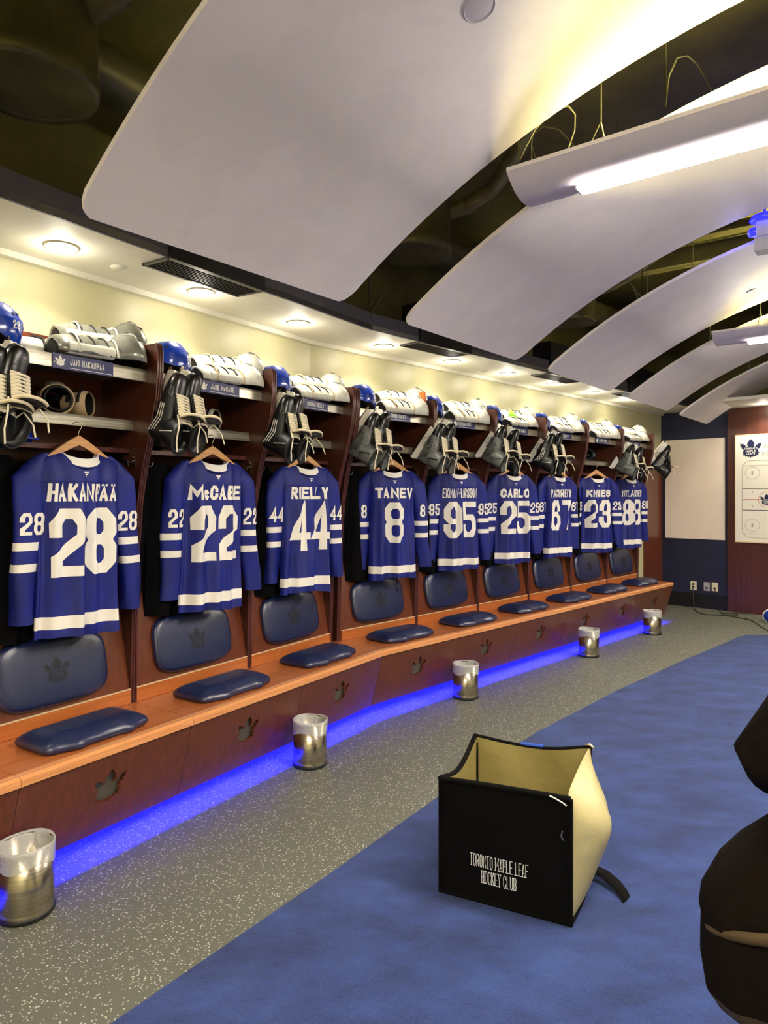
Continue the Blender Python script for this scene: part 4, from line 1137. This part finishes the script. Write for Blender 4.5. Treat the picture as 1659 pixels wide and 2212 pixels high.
for i in range(1, 10):
    lbg = f'hockey glove on the lower shelf of the number {NUM[i-1]} stall'
    lbe = f'elbow pad on the lower shelf of the number {NUM[i-1]} stall, left of the glove'
    w_ = i in (1, 2, 3, 6, 8)
    loc = in_stall(i, .22, .52, 1.985); eu = (0, 0, stall_frame(i)[1]+PI/2+.5+random.uniform(-.3, .3))
    g = glove_mesh(M['pad_tan'] if i == 1 else (M['pad_white'] if w_ else M['black_leather']), ('pale cuffed ' if w_ else 'black ')+lbg) if i < 4 or gl_b is None else None
    if g is None: g = dup(gl_b, loc, eu, 'black '+lbg)
    elif not w_: gl_b = g
    g.location = loc; g.rotation_euler = eu; g.scale = (1.15,)*3
    e = elbow_mesh(M['pad_white'] if i in (2, 5, 8) else M['pad_black'], ('white ' if i in (2, 5, 8) else 'black ')+lbe) if i < 4 or el_w is None else None
    loc = in_stall(i, .03, .49, 1.985); eu = (0, 0, stall_frame(i)[1]+PI/2-.35+random.uniform(-.3, .3))
    if e is None: e = dup(el_b if i not in (5, 8) else el_w, loc, eu, ('white ' if i in (5, 8) else 'black ')+lbe)
    if i == 2: el_w = e
    if i == 3: el_b = e
    e.location = loc; e.rotation_euler = eu; e.scale = (1.15,)*3
# blue cap with pale leaf in the nearest stall
def cap_obj(i, x, label, lf=True):
    root = thing('knit_cap', label, 'cap', in_stall(i, x, .56, 1.838), stall_frame(i)[1], 'caps and small things on the hat shelves')
    MB().lathe([(.085, 0), (.09, .02), (.085, .05), (.06, .085), (.02, .102), (.001, .104)], 28, cap0=True).build('crown', M['helmet'] if lf else M['black_cloth'], root)
    MB().prism([(-.07, -.06), (.07, -.06), (.055, -.13), (.02, -.15), (-.02, -.15), (-.055, -.13)], lambda x, y: (x, y, .012), lambda x, y: (x, y, .018)).build('peak', M['helmet'] if lf else M['black_cloth'], root)
    if lf:
        o = MB().poly(leaf(.0, .055, .085), fn=lambda x, z: (x, -.094+abs(x)*.25, z)).build('leaf_badge', M['white_print'], root, False)
        quads_mesh(MB(), crest_text(0, .055, .085), lambda x, z: (x, -.0945+abs(x)*.25, z), .01).build('crest_lettering', M['crest_navy'], o, False)
cap_obj(1, -.16, 'blue cap with a pale maple leaf badge on the thin shelf beside the nearest hanger')
for i in range(2, 10):
    cap_obj(i, -.28, f'dark cap on the thin shelf under the skates in the number {NUM[i-1]} stall', False)
# odd items
r = thing('backpack', 'black round-topped bag with a red oval patch hanging right of the number 28 jersey', 'bag', in_stall(1, .31, .56, 1.10), stall_frame(1)[1])
rr = []
for z, q in ((0, .5), (.02, .8), (.1, 1), (.3, 1.0), (.48, .9), (.58, .7), (.64, .35)): rr.append([(.11*q*math.cos(2*PI*k/20), .10*q*math.sin(2*PI*k/20), z) for k in range(20)])
MB().rings(rr).build('bag_body', M['black_cloth'], r)
MB().rings([[(-.02+.075*f*math.cos(2*PI*k/24), -.095-dy, .36+.05*f*math.sin(2*PI*k/24)) for k in range(24)] for f, dy in ((1, 0), (1, .02), (.85, .028), (.2, .03))]).build('red_patch', M['red'], r)
MB().tube([(0, .02, .63), (0, .03, .67), (.05, .0, .72), (.09, -.1, .66)], .006, 8).build('carry_loop', M['black_cloth'], r)
r = thing('practice_disc', 'lime green round disc resting on the white pads of the number 25 stall', 'disc', in_stall(6, .12, .44, 2.38), stall_frame(6)[1])
MB().lathe([(.001, -.01), (.05, -.01), (.056, 0), (.05, .01), (.001, .014)], 28).xform(Matrix.Rotation(1.0, 4, 'X')).build('disc_body', M['lime'], r)
r = thing('clip_board', 'orange board standing at the right end of the number 8 stall shelf', 'board', in_stall(4, .36, .36, 2.24), stall_frame(4)[1]+1.35)
MB().box(-.08, .08, -.004, .004, 0, .19, b=.003).build('board_sheet', M['orange'], r)
MB().box(-.03, .03, -.010, -.004, .165, .185).build('clip', M['steel'], r)

# ================================================================== BINS
def bin_(px, py, label, first=None):
    b = floor_at(px, py); b = b*((b.y+.1)/b.y)
    for dr, n_ in ((DA, NA), (DB, NB)):
        q = b-P3
        if (q.dot(dr) < 0) == (dr is DA) and q.dot(n_) < .045: b = b+n_*(.045-q.dot(n_))
    root = thing('waste_bin', label, 'waste bin', b, 0, 'steel waste bins along the bench')
    R, H = .098, .262
    MB().lathe([(R*1.02, 0), (R*1.04, .004), (R*1.04, .016), (R*1.0, .02)], 40, cap0=True).build('rubber_base', M['bin_base'], root)
    MB().lathe([(R, .018), (R*1.005, .026), (R*.985, .03), (R*.985, .036), (R*.995, .04), (R, H), (R*.96, H), (R*.95, .03)], 48).build('steel_body', M['steel'], root)
    return root
def liner(root, seed):
    r = random.Random(seed); n = 56; R, H = .098, .262; rows = []
    ph = [r.uniform(0, 6) for _ in range(4)]
    for q, z, j in ((.60, .16, .10), (.84, .20, .06), (.93, H-.01, .02), (.99, H+.008, .006), (1.045, H+.007, .006), (1.05, H-.01, .006), (1.035, H-.035, .008), (1.035, H-.062, .012)):
        row = []
        for k in range(n):
            a = 2*PI*k/n; d = j*(math.sin(7*a+ph[0])+math.sin(13*a+ph[1])*.6+math.sin(21*a+ph[2])*.3)
            zz = z+.003*math.sin(3*a+ph[3])*(1 if z > .2 else 4)+(.004*math.sin(9*a+ph[1]) if q > 1.04 and z < H-.05 else 0)
            row.append((R*(q+d*.5)*math.cos(a), R*(q+d*.5)*math.sin(a), zz))
        rows.append(row)
    o = MB().grid(rows, 0, True, cu=True).build('bag_liner', M['liner'], root, False)
    mb = MB()
    for k in range(7):
        a = r.uniform(0, 6.28); x, y = .03*math.cos(a), .03*math.sin(a); mb.tube([(x, y, .1), (x*1.3+.01, y*1.2, .17), (x*1.2, y*1.6, .225)], [.022, .028, .006], 7)
    mb.build('crumpled_waste', M['tissue'], root)
BL = ['steel waste bin at the left edge, nearest the camera, stuffed with crumpled paper', 'steel waste bin with clear liner in front of the number 44 and 22 stalls', 'steel waste bin with clear liner in front of the number 8 stall',
      'steel waste bin with clear liner before the number 67 stall, second farthest', 'farthest steel waste bin, at the end of the bench']
BP = [(46, 1998), (670, 1665), (1006, 1514), (1272, 1422), (1409, 1373)]
for k, ((x, y), lb) in enumerate(zip(BP, BL)): liner(bin_(x, y, lb), k+3)

# ================================================================== BACK WALL THINGS
def board_frame(t, z, d=0): return PB(6.6-d, t, z)
def on_back(name, x0, x1, y0, y1, d, label, cat, m, th=.02):
    pl = PB(6.6-d, 0); p = hit_plane(x0, y0, pl, DB); q = hit_plane(x1, y1, pl, DB)
    ta, tb = (p-P3).dot(NB), (q-P3).dot(NB); za, zb = q.z, p.z
    root = thing(name, label, cat, PB(6.6-d, (ta+tb)/2, za), AB-PI/2)
    return root, (tb-ta), (zb-za)
# local frame there: x along NB, y along DB (into the wall)
root, Wd, Hd = on_back('cream_board', 1438, 1566.5, 952, 1167, 0, 'plain cream rectangular board on the navy wall', 'board', None)
MB().box(-Wd/2, Wd/2, -.018, 0, 0, Hd, b=.003).build('board_face', M['cream_board'], root)
for x, y, m_, lb, sock in ((1498.5, 1265, 'outlet', 'ivory wall outlet with two plugs, leftmost of the three on the navy wall', 1), (1527, 1267, 'outlet_grey', 'greyish wall outlet, middle of the three on the navy wall', 0), (1544.5, 1268, 'outlet', 'ivory wall outlet nearest the wood panel, with a cord', 0)):
    root, a_, b_ = on_back('wall_outlet', x-6.5, x+6.5, y-10, y+10, 0, lb, 'outlet', None)
    MB().box(-a_/2, a_/2, -.008, 0, 0, b_, b=.002).build('cover_plate', M[m_], root)
    mb = MB(); mb.box(-.012, .012, -.02, -.008, b_*.25, b_*.45)
    if sock: mb.box(-.012, .012, -.02, -.008, b_*.58, b_*.78)
    mb.build('plug', M['cable_dark'], root)
# whiteboard with rink drawing
root, Wd, Hd = on_back('rink_whiteboard', 1590, 1659, 941, 1172, .05, 'whiteboard printed with a hockey rink diagram on the wooden wall', 'whiteboard', None)
p = hit_plane(1590, 941, PB(6.55, 0), DB); t0 = (p-P3).dot(NB); ppx = Wd/69.0
Wf = (1657.5-1590)*ppx*2; root.location = PB(6.55, t0+Wf/2, root.location.z)
MB().box(-Wf/2, Wf/2, -.025, 0, 0, Hd, b=.004).build('board_face', M['whiteboard'], root)
MB().box(-Wf/2, Wf/2, -.028, -.0, -.012, .004).box(-Wf/2-.008, -Wf/2+.004, -.028, 0, -.012, Hd+.006).box(Wf/2-.004, Wf/2+.008, -.028, 0, -.012, Hd+.006).box(-Wf/2, Wf/2, -.028, 0, Hd-.004, Hd+.006).build('board_frame', M['inlay'], root)
sc_ = Hd/230.0
def bx_(x): return -Wf/2+(x-1590)*ppx
def bz_(y): return (1171-y)*sc_
yy = -.0262
mb = MB()
hwR = Wf/2-(1605-1590)*ppx; zt_, zb_ = bz_(997), bz_(1162); rc = .11
pts = []
for cx, cz, a0 in ((hwR-rc, zt_-rc, 0), (-hwR+rc, zt_-rc, PI/2), (-hwR+rc, zb_+rc, PI), (hwR-rc, zb_+rc, 1.5*PI)):
    for k in range(7): a = a0+k*PI/12; pts.append((cx+rc*math.cos(a), cz+rc*math.sin(a)))
pts.append(pts[0])
def lnq(pts, wd): 
    o = []
    for a, b in zip(pts[:-1], pts[1:]): o += stroke_quads([a, b], wd/2)
    return o
def plane(x, z): return (x, yy, z)
quads_mesh(mb, lnq(pts, .006), plane, 1, 0)
for y_, m_ in ((1056.5, 1), (1103, 1), (1080, 2), (1007, 0), (1153, 0)):
    z_ = bz_(y_); wd = .008 if m_ else .004; quads_mesh(mb, [(Vector((-hwR, z_-wd/2)), Vector((hwR, z_-wd/2)), Vector((hwR, z_+wd/2)), Vector((-hwR, z_+wd/2)))], plane, 3, m_)
for sx in (-1, 1):
    for y_ in (1023, 1135):
        cx, cz = sx*(Wf/2-(1627-1590)*ppx), bz_(y_); c = [(cx+.088*math.cos(2*PI*k/32), cz+.082*math.sin(2*PI*k/32)) for k in range(33)]
        quads_mesh(mb, lnq(c, .004), plane, 1, 0); quads_mesh(mb, lnq([(cx, cz-.015), (cx, cz+.015)], .02), plane, 1, 0)
    for y_ in (1064, 1094):
        quads_mesh(mb, lnq([(sx*(Wf/2-(1627-1590)*ppx), bz_(y_)-.006), (sx*(Wf/2-(1627-1590)*ppx), bz_(y_)+.006)], .014), plane, 1, 0)
c = [(.1*math.cos(2*PI*k/32), bz_(1080)+.1*math.sin(2*PI*k/32)) for k in range(33)]; quads_mesh(mb, lnq(c, .004), plane, 1, 2)
mb.build('rink_drawing', [M['line_grey'], M['line_black'], M['line_red']], root, False)
yy = -.0272
q = text_quads('MAPLE LEAFS', .05, .034, .009, .016, x0=bx_(1652), z0=bz_(971)); q += text_quads('HOCKEY CLUB', .06, .038, .009, .018, x0=bx_(1648), z0=bz_(987))

quads_mesh(MB(), q, plane, 1).build('board_lettering', M['line_grey'], root, False)
for cx, cz, hh in ((bx_(1623.5), bz_(970), .25), (0, bz_(1080), .15)):
    o = MB().poly(leaf(cx, cz, hh), fn=lambda x, z: (x, -.0275, z)).build('leaf_crest', M['crest_navy'], root, False)
    quads_mesh(MB(), crest_text(cx, cz, hh), lambda x, z: (x, -.0285, z), 1).build('crest_lettering', M['white_print'], o, False)

# cords on the floor
def cord(pts2, label, m, r=.006, drop=None):
    pts = [floor_at(x, y)+Vector((0, 0, r)) for x, y in pts2]
    if drop:
        q = hit_plane(drop[0], drop[1], PB(6.58, 0), DB); mid = pts[0].lerp(q, .5)+Vector((0, 0, -.03)); pts = [q, mid]+pts
    # smooth
    out = []
    for k in range(len(pts)-1):
        p_1 = pts[max(0, k-1)]; a, b = pts[k], pts[k+1]; n_ = pts[min(len(pts)-1, k+2)]
        for j in range(6):
            t = j/6; out.append(.5*((2*a)+(b-p_1)*t+(2*p_1-5*a+4*b-n_)*t*t+(3*a-p_1-3*b+n_)*t**3))
    out.append(pts[-1])
    for v in out: v.z = max(v.z, r)
    tag(MB().tube(out, r, 8).build('power_cord', m), label, 'cord')
cord([(1500, 1316), (1508, 1324), (1530, 1329), (1566, 1331), (1600, 1336), (1625, 1342), (1640, 1352), (1659, 1364)], 'long dark cord running from the left outlet across the floor to the rug', M['cable_dark'], .006, (1496, 1270))
cord([(1552, 1316), (1560, 1325), (1590, 1327), (1592, 1330), (1575, 1330), (1562, 1328), (1562, 1325.5), (1600, 1325.5), (1650, 1328)], 'dark cord looping along the foot of the wooden wall', M['cable_dark'], .005, (1544, 1272))
cord([(1577, 1321), (1600, 1323), (1630, 1325), (1655, 1327)], 'pale cord lying along the foot of the wooden wall', M['cable'], .006)
p = floor_at(1664, 1345)
r = thing('exercise_ball', 'round glossy blue ball with a pale rim on the floor at the right edge', 'ball', p)
MB().lathe([(.001, 0), (.035, .01), (.068, .04), (.078, .08), (.068, .12), (.035, .15), (.001, .16)], 28).build('ball_body', M['puck_blue'], r)
MB().tube([(.081*math.cos(2*PI*k/28), .0, .08+.081*math.sin(2*PI*k/28)) for k in range(29)], .007, 8).xform(Matrix.Rotation(-.35, 4, 'Z')).build('pale_rim', M['holder'], r)

# ================================================================== EQUIPMENT BAG
def bag():
    fl_ = floor_at(951, 1932); fr = floor_at(1232, 2008); d = (fr-fl_); Wb = d.length; ang = math.atan2(d.y, d.x)
    root = thing('equipment_bag', 'open square black equipment bag with tan lining standing on the blue rug', 'bag', (fl_.x, fl_.y, .013), ang)
    Dp, H = .44, .455
    # heights of the four walls' rims
    def dip(t, amt): return -amt*math.sin(PI*t)**1.3
    def sheet(fn, nu=20, nv=14): return [[fn(i/nu, j/nv) for i in range(nu+1)] for j in range(nv+1)]
    Hf0, Hf1, Hb0, Hb1 = H-.005, H+.01, H+.03, H+.055
    def front(u, v, o=0): z = (Hf0+(Hf1-Hf0)*u)*v; return (u*Wb, -.010*math.sin(PI*v)*math.sin(PI*u)+o+.006*math.sin(PI*u)*v, z)
    def back(u, v, o=0): z = (Hb0+(Hb1-Hb0)*u+dip(u, .035))*v; return (u*Wb, Dp+.02*math.sin(PI*u)*v+o+.006*math.sin(9*u+4*v)*v, z)
    def leftw(u, v, o=0): z = (Hf0+(Hb0-Hf0)*u+dip(u, .055))*v; return (-.012*math.sin(PI*u)*math.sin(PI*v)+o, u*Dp, z)
    def rightw(u, v, o=0):
        z = (Hf1+(Hb1-Hf1)*u+dip(u, .05))*v
        b = .165*math.sin(PI*u)**.9*v**.65*(1-v**6)*.92
        f = .004*math.sin(9*u+5*v)*math.sin(PI*v)*math.sin(PI*u)+.006*math.exp(-((v-.62-.35*(u-.4))/.09)**2)*math.sin(PI*u)-.012*math.exp(-((u-.45-.25*v)/.06)**2)*math.sin(PI*v)
        return (Wb+b+f+o-.05*math.sin(PI*u)*max(0, v-.75)*4*.6, u*Dp, z)
    def two(name, fn, o1, m1, m2, flip=1):
        mb = MB(); mb.grid(sheet(lambda u, v: fn(u, v, 0), 28, 22), 0); mb.grid(sheet(lambda u, v: fn(u, v, o1), 28, 22), 1)
        a = sheet(lambda u, v: fn(u, v, 0), 28, 22)[-1]; b = sheet(lambda u, v: fn(u, v, o1), 28, 22)[-1]; mb.grid([a, b], 0)
        return mb.build(name, [m1, m2], root, False)
    two('front_panel', lambda u, v, o: front(u, v, o), .012, M['bag_black'], M['bag_lining_shaded'])
    two('back_panel', lambda u, v, o: back(u, v, -o if o else 0), .012, M['bag_black'], M['bag_lining_shaded'])
    two('left_panel', lambda u, v, o: leftw(u, v, o), .010, M['bag_black'], M['bag_lining_shaded'])
    two('right_panel', lambda u, v, o: rightw(u, v, -o if o else 0), .006, M['bag_tan'], M['bag_lining_shaded'])
    MB().box(.0, Wb, 0, Dp, 0, .012).build('bottom', M['bag_black'], root)
    # binding along edges
    mb = MB()
    mb.tube([front(i/20, 1) for i in range(21)], .012, 8, flat=1); mb.tube([leftw(i/20, 1) for i in range(21)], .011, 8); mb.tube([back(i/20, 1) for i in range(21)], .010, 8)
    mb.tube([front(1, i/20) for i in range(21)], .010, 8); mb.tube([front(0, i/20) for i in range(21)], .008, 8); mb.tube([front(i/20, 0.01) for i in range(21)], .008, 8)
    mb.tube([rightw(i/20, .02) for i in range(21)], .010, 8); mb.tube([back(1, i/20) for i in range(21)], .006, 8)
    mb.tube([(.014, Dp-.014, .46*k/10) for k in range(11)], .004, 6)
    mb.build('edge_binding', M['bag_black'], root)
    mb = MB(); mb.tube([Vector(back(i/20, 1))+Vector((0, 0, .010)) for i in range(8, 13)], .0085, 8); mb.build('blue_tape', M['bag_blue'], root)
    # zip pocket flap line
    rows = [[(u*Wb, front(u, v)[1]-.006, front(u, v)[2]) for u in [k/20*.96+.02 for k in range(21)]] for v in (.70, .73, .755)]
    MB().grid(rows).build('pocket_flap', M['bag_black'], root, False)
    mb = MB(); q = Vector(front(.955, .985)); mb.tube([q+Vector((-.05, -.016, .012)), q+Vector((-.03, -.018, .008)), q+Vector((.0, -.018, -.004)), q+Vector((.012, -.018, -.012))], .0045, 6); mb.build('zip_pull', M['hook'], root); mb = MB()
    q2 = Vector(front(.94, .72)); mb.tube([q2+Vector((.005, -.010, .016)), q2+Vector((0, -.014, -.004)), q2+Vector((.008, -.014, -.018))], .004, 6); mb.build('zip_pull', M['hook'], root); mb = MB()
    q3 = Vector(back(1, 1)); mb.tube([q3+Vector((-.02, -.01, .012)), q3+Vector((.0, -.012, .016)), q3+Vector((.012, -.01, .004))], .006, 6)
    mb.build('zip_pull', M['hook'], root)
    # lettering: slab-serif style capitals
    qs = text_quads('TORONTO MAPLE LEAF', .050, .0110, .0029, .0020, z0=.140)+text_quads('HOCKEY CLUB', .050, .0110, .0029, .0020, z0=.080)
    def fnl(x, z):
        u = .475+(x*1.0)/Wb*1.02; v = z/H; p = front(u, v); return (p[0], p[1]-.004, p[2])
    ser = []
    mb = quads_mesh(MB(), qs, fnl, .02)
    for txt, z0 in (('TORONTO MAPLE LEAF', .140), ('HOCKEY CLUB', .080)):
        adv = [.0110*{'I': .31, ' ': .5, 'M': 1.35, 'N': 1.1}.get(ch, 1.0) for ch in txt]; x = -(sum(adv)+.0020*(len(txt)-1))/2
        for ch, a in zip(txt, adv):
            if ch in 'TMAPLEFHKY':
                for ex in ((0, 1) if ch in 'MAHKX' else ((.5,) if ch in 'TY' else (0,))):
                    xx = x+.00145+ex*(a-.0029)
                    ser.append((Vector((xx-.003, z0)), Vector((xx+.003, z0)), Vector((xx+.003, z0+.004)), Vector((xx-.003, z0+.004))))
            if ch in 'MHKYRPBD':
                for ex in ((0, 1) if ch in 'MHKY' else (0,)):
                    xx = x+.00145+ex*(a-.0029); ser.append((Vector((xx-.003, z0+.046)), Vector((xx+.003, z0+.046)), Vector((xx+.003, z0+.050)), Vector((xx-.003, z0+.050))))
            x += a+.0020
    quads_mesh(mb, ser, fnl, .02)
    mb.build('bag_lettering', M['white_print'], root, False)
    # strap trailing on the rug
    pts = [(Wb-.01, Dp-.05, .03), (Wb+.07, Dp-.08, .028), (Wb+.12, Dp-.12, .02), (Wb+.155, Dp-.16, .008), (Wb+.165, Dp-.185, .003)]
    rows = []
    for k, p_ in enumerate(pts):
        p_ = Vector(p_); nx = Vector((.3, .95, 0)).normalized()*.03; rows.append([p_-nx, p_, p_+nx])
    o = MB().grid(rows).build('carry_strap', M['bag_black'], root, False); md = o.modifiers.new('s', 'SOLIDIFY'); md.thickness = .004
    return root
bag()

# ================================================================== PERSON AT THE RIGHT EDGE
def skin_body(name, verts, edges, radii, root_idx, m, parent=None, lv=2):
    me = bpy.data.meshes.new(name); me.from_pydata(verts, edges, []); me.materials.append(m)
    o = bpy.data.objects.new(name, me); C.objects.link(o)
    sk = o.modifiers.new('skin', 'SKIN'); sk.use_smooth_shade = True
    for k, r in enumerate(radii):
        v = me.skin_vertices[0].data[k]; v.radius = r if isinstance(r, tuple) else (r, r); v.use_root = (k == root_idx)
    s = o.modifiers.new('sub', 'SUBSURF'); s.levels = lv; s.render_levels = lv
    if parent: o.parent = parent
    return o
def person():
    # stands just right of the frame; local +y points into the room
    root = thing('person', 'person in dark clothes cut off by the right edge, only a bent elbow in view', 'person', (1.08, 1.26, .013), 0)
    EL = (-.41, -.045, 1.12)
    V = [(0, 0, .98), (0, 0, 1.12), (0, .0, 1.28), (0, -.01, 1.42), (0, -.005, 1.50), (0, .0, 1.58), (0, .02, 1.66), (0, .02, 1.72),
         (-.17, 0, 1.42), (-.27, -.02, 1.26), EL, (-.30, .08, 1.08), (-.22, .17, 1.06), (-.18, .21, 1.06),
         (.17, 0, 1.42), (.24, 0, 1.24), (.27, .01, 1.10), (.22, .12, 1.06), (.15, .20, 1.06), (.11, .23, 1.06),
         (-.09, 0, .92), (-.11, .01, .50), (-.12, -.03, .09), (-.12, .06, .045), (-.12, .13, .035),
         (.09, 0, .92), (.11, .01, .50), (.12, -.03, .09), (.12, .06, .045), (.12, .13, .035)]
    E = [(0, 1), (1, 2), (2, 3), (3, 4), (4, 5), (5, 6), (6, 7), (3, 8), (8, 9), (9, 10), (10, 11), (11, 12), (12, 13), (3, 14), (14, 15), (15, 16), (16, 17), (17, 18), (18, 19),
         (0, 20), (20, 21), (21, 22), (22, 23), (23, 24), (0, 25), (25, 26), (26, 27), (27, 28), (28, 29)]
    R = [.14, .12, .13, .09, .05, .075, .095, .06, .05, .045, .043, .036, .028, .03, .05, .045, .043, .036, .028, .03, .09, .058, .04, .042, .032, .09, .058, .04, .042, .032]
    skin_body('body', V, E, R, 0, M['skin'], root)
    for sx, hx, hy in ((-1, -.17, .22), (1, .10, .24)):
        for k in range(4):
            b = Vector((hx, hy+.016*k-.01, 1.075-.014*k)); L = [1, 1.08, 1.03, .85][k]
            pts = [b, b+Vector((-sx*.03*L, .014, .004)), b+Vector((-sx*.05*L, .010, -.010)), b+Vector((-sx*.055*L, -.004, -.020))]
            MB().tube(pts, [.0095, .009, .008, .0065], 8).build('finger', M['skin'], root)
        b = Vector((hx-sx*.01, hy-.02, 1.08)); MB().tube([b, b+Vector((-sx*.015, .0, .025)), b+Vector((-sx*.03, .01, .04))], [.011, .010, .008], 8).build('thumb', M['skin'], root)
    MB().lathe([(.001, .13), (.06, .115), (.10, .06), (.108, 0), (.104, -.07), (.09, -.11)], 28).xform(Matrix.Translation((0, -.015, 1.66))).build('hair', M['hair'], root)
    for sx in (-1, 1):
        MB().lathe([(.001, .008), (.008, .006), (.011, 0), (.008, -.006), (.001, -.008)], 12).xform(Matrix.Translation((sx*.033, .088, 1.655))).build('eye', M['holder'], root)
        MB().tube([(sx*.10, .0, 1.68), (sx*.112, -.01, 1.665), (sx*.108, -.005, 1.64), (sx*.098, .0, 1.63)], .008, 8).build('ear', M['skin'], root)
    MB().tube([(0, .098, 1.665), (0, .122, 1.635), (0, .105, 1.625)], [.008, .014, .010], 10).build('nose', M['skin'], root)
    MB().tube([(-.026, .098, 1.598), (0, .108, 1.597), (.026, .098, 1.598)], .006, 8).build('mouth', M['red'], root)
    for sx in (-1, 1):
        MB().tube([(sx*.09, 0, .95), (sx*.105, .005, .72), (sx*.11, .01, .5), (sx*.12, -.01, .28), (sx*.12, -.02, .08)], [.105, .092, .075, .07, .068], 20).build('trouser_leg', M['jean'], root)
        MB().tube([(sx*.12, -.08, .04), (sx*.12, -.03, .05), (sx*.12, .06, .045), (sx*.12, .15, .03), (sx*.12, .19, .025)], [.03, .042, .045, .04, .02], 14).build('shoe', M['black_leather'], root)
    rr = []
    for z, rx, ry in ((1.525, .075, .07), (1.50, .13, .10), (1.47, .20, .125), (1.43, .24, .14), (1.36, .235, .145), (1.2, .205, .145), (1.02, .205, .15), (.92, .21, .155), (.86, .205, .15)):
        rr.append([(rx*math.cos(2*PI*k/40), ry*math.sin(2*PI*k/40), z) for k in range(40)])
    o = MB().rings(rr, 0, True, False, False).build('sweater', M['coat_brown'], root, False)
    for sx, ex in ((-1, EL), (1, (.27, .01, 1.10))):
        h2 = (-.20, .19, 1.06) if sx < 0 else (.13, .21, 1.06)
        m1 = Vector((sx*.16, 0, 1.42)); e = Vector(ex); w2 = Vector(h2)
        MB().tube([m1, m1.lerp(e, .35)+Vector((0, 0, .0)), m1.lerp(e, .75)+Vector((0, 0, -.008)), e+Vector((0, 0, .0)), e.lerp(w2, .18)+Vector((0, 0, -.012)), e.lerp(w2, .6), e.lerp(w2, .95)],
                  [.075, .070, .060, .056, .055, .052, .045], 20).build('sleeve', M['coat_brown'], root)
    # coat carried over the near forearm
    c = thing('carried_coat', 'dark brown coat with painted olive highlights, draped over the forearm at the right edge', 'coat', (.80, 1.22, .68))
    rr = []; lv = [(.00, .185, .07), (.012, .205, .085), (.04, .225, .10), (.10, .236, .11), (.145, .236, .112), (.165, .236, .111), (.185, .240, .117), (.21, .236, .12), (.26, .205, .12), (.30, .165, .105), (.335, .12, .08), (.35, .08, .05)]
    for z, rx, ry in lv:
        rr.append([(rx*math.cos(2*PI*k/56)*(1+.02*math.sin(7*2*PI*k/56+z*9)), ry*math.sin(2*PI*k/56)*(1+.10*math.cos(9*2*PI*k/56+z*6)), z) for k in range(56)])
    mb = MB(); mb.grid(rr[:3], 1, True, cu=True); mb.grid(rr[2:], 0, True, cu=True); mb.add(rr[0], [list(range(56))], 1); mb.add(rr[-1], [list(range(56))], 0)
    mb.build('coat_body', [M['coat_brown'], M['coat_highlight']], c)
    A_ = []
    for dz, f in ((.016, .985), (.010, 1.015), (0, 1.022), (-.010, 1.012), (-.018, .975)):
        A_.append([(.238*(1+(f-1)*.9*math.sin(PI*(k+.01)/26.1)-.03*(1-math.sin(PI*(k+.01)/26.1)))*math.cos(a), .131*(1+(f-1)*1.3-.05*(1-math.sin(PI*(k+.01)/26.1)))*math.sin(a), .158+dz*(.1+.6*math.sin(PI*(k+.01)/26.1))+.045*max(0, (a-PI))) for k, a in [(k, PI*.95+PI*.62*k/26) for k in range(27)]])
    MB().grid(A_).build('turned_fold', M['coat_highlight'], c, False)  # turned fold, its highlight given by the olive colour
    MB().tube([(-.15, -.08, .365), (-.155, -.085, .335), (-.13, -.09, .33), (-.125, -.09, .36)], .010, 8, flat=.5).build('cuff_tab', M['bag_black'], c)
    return root
person()
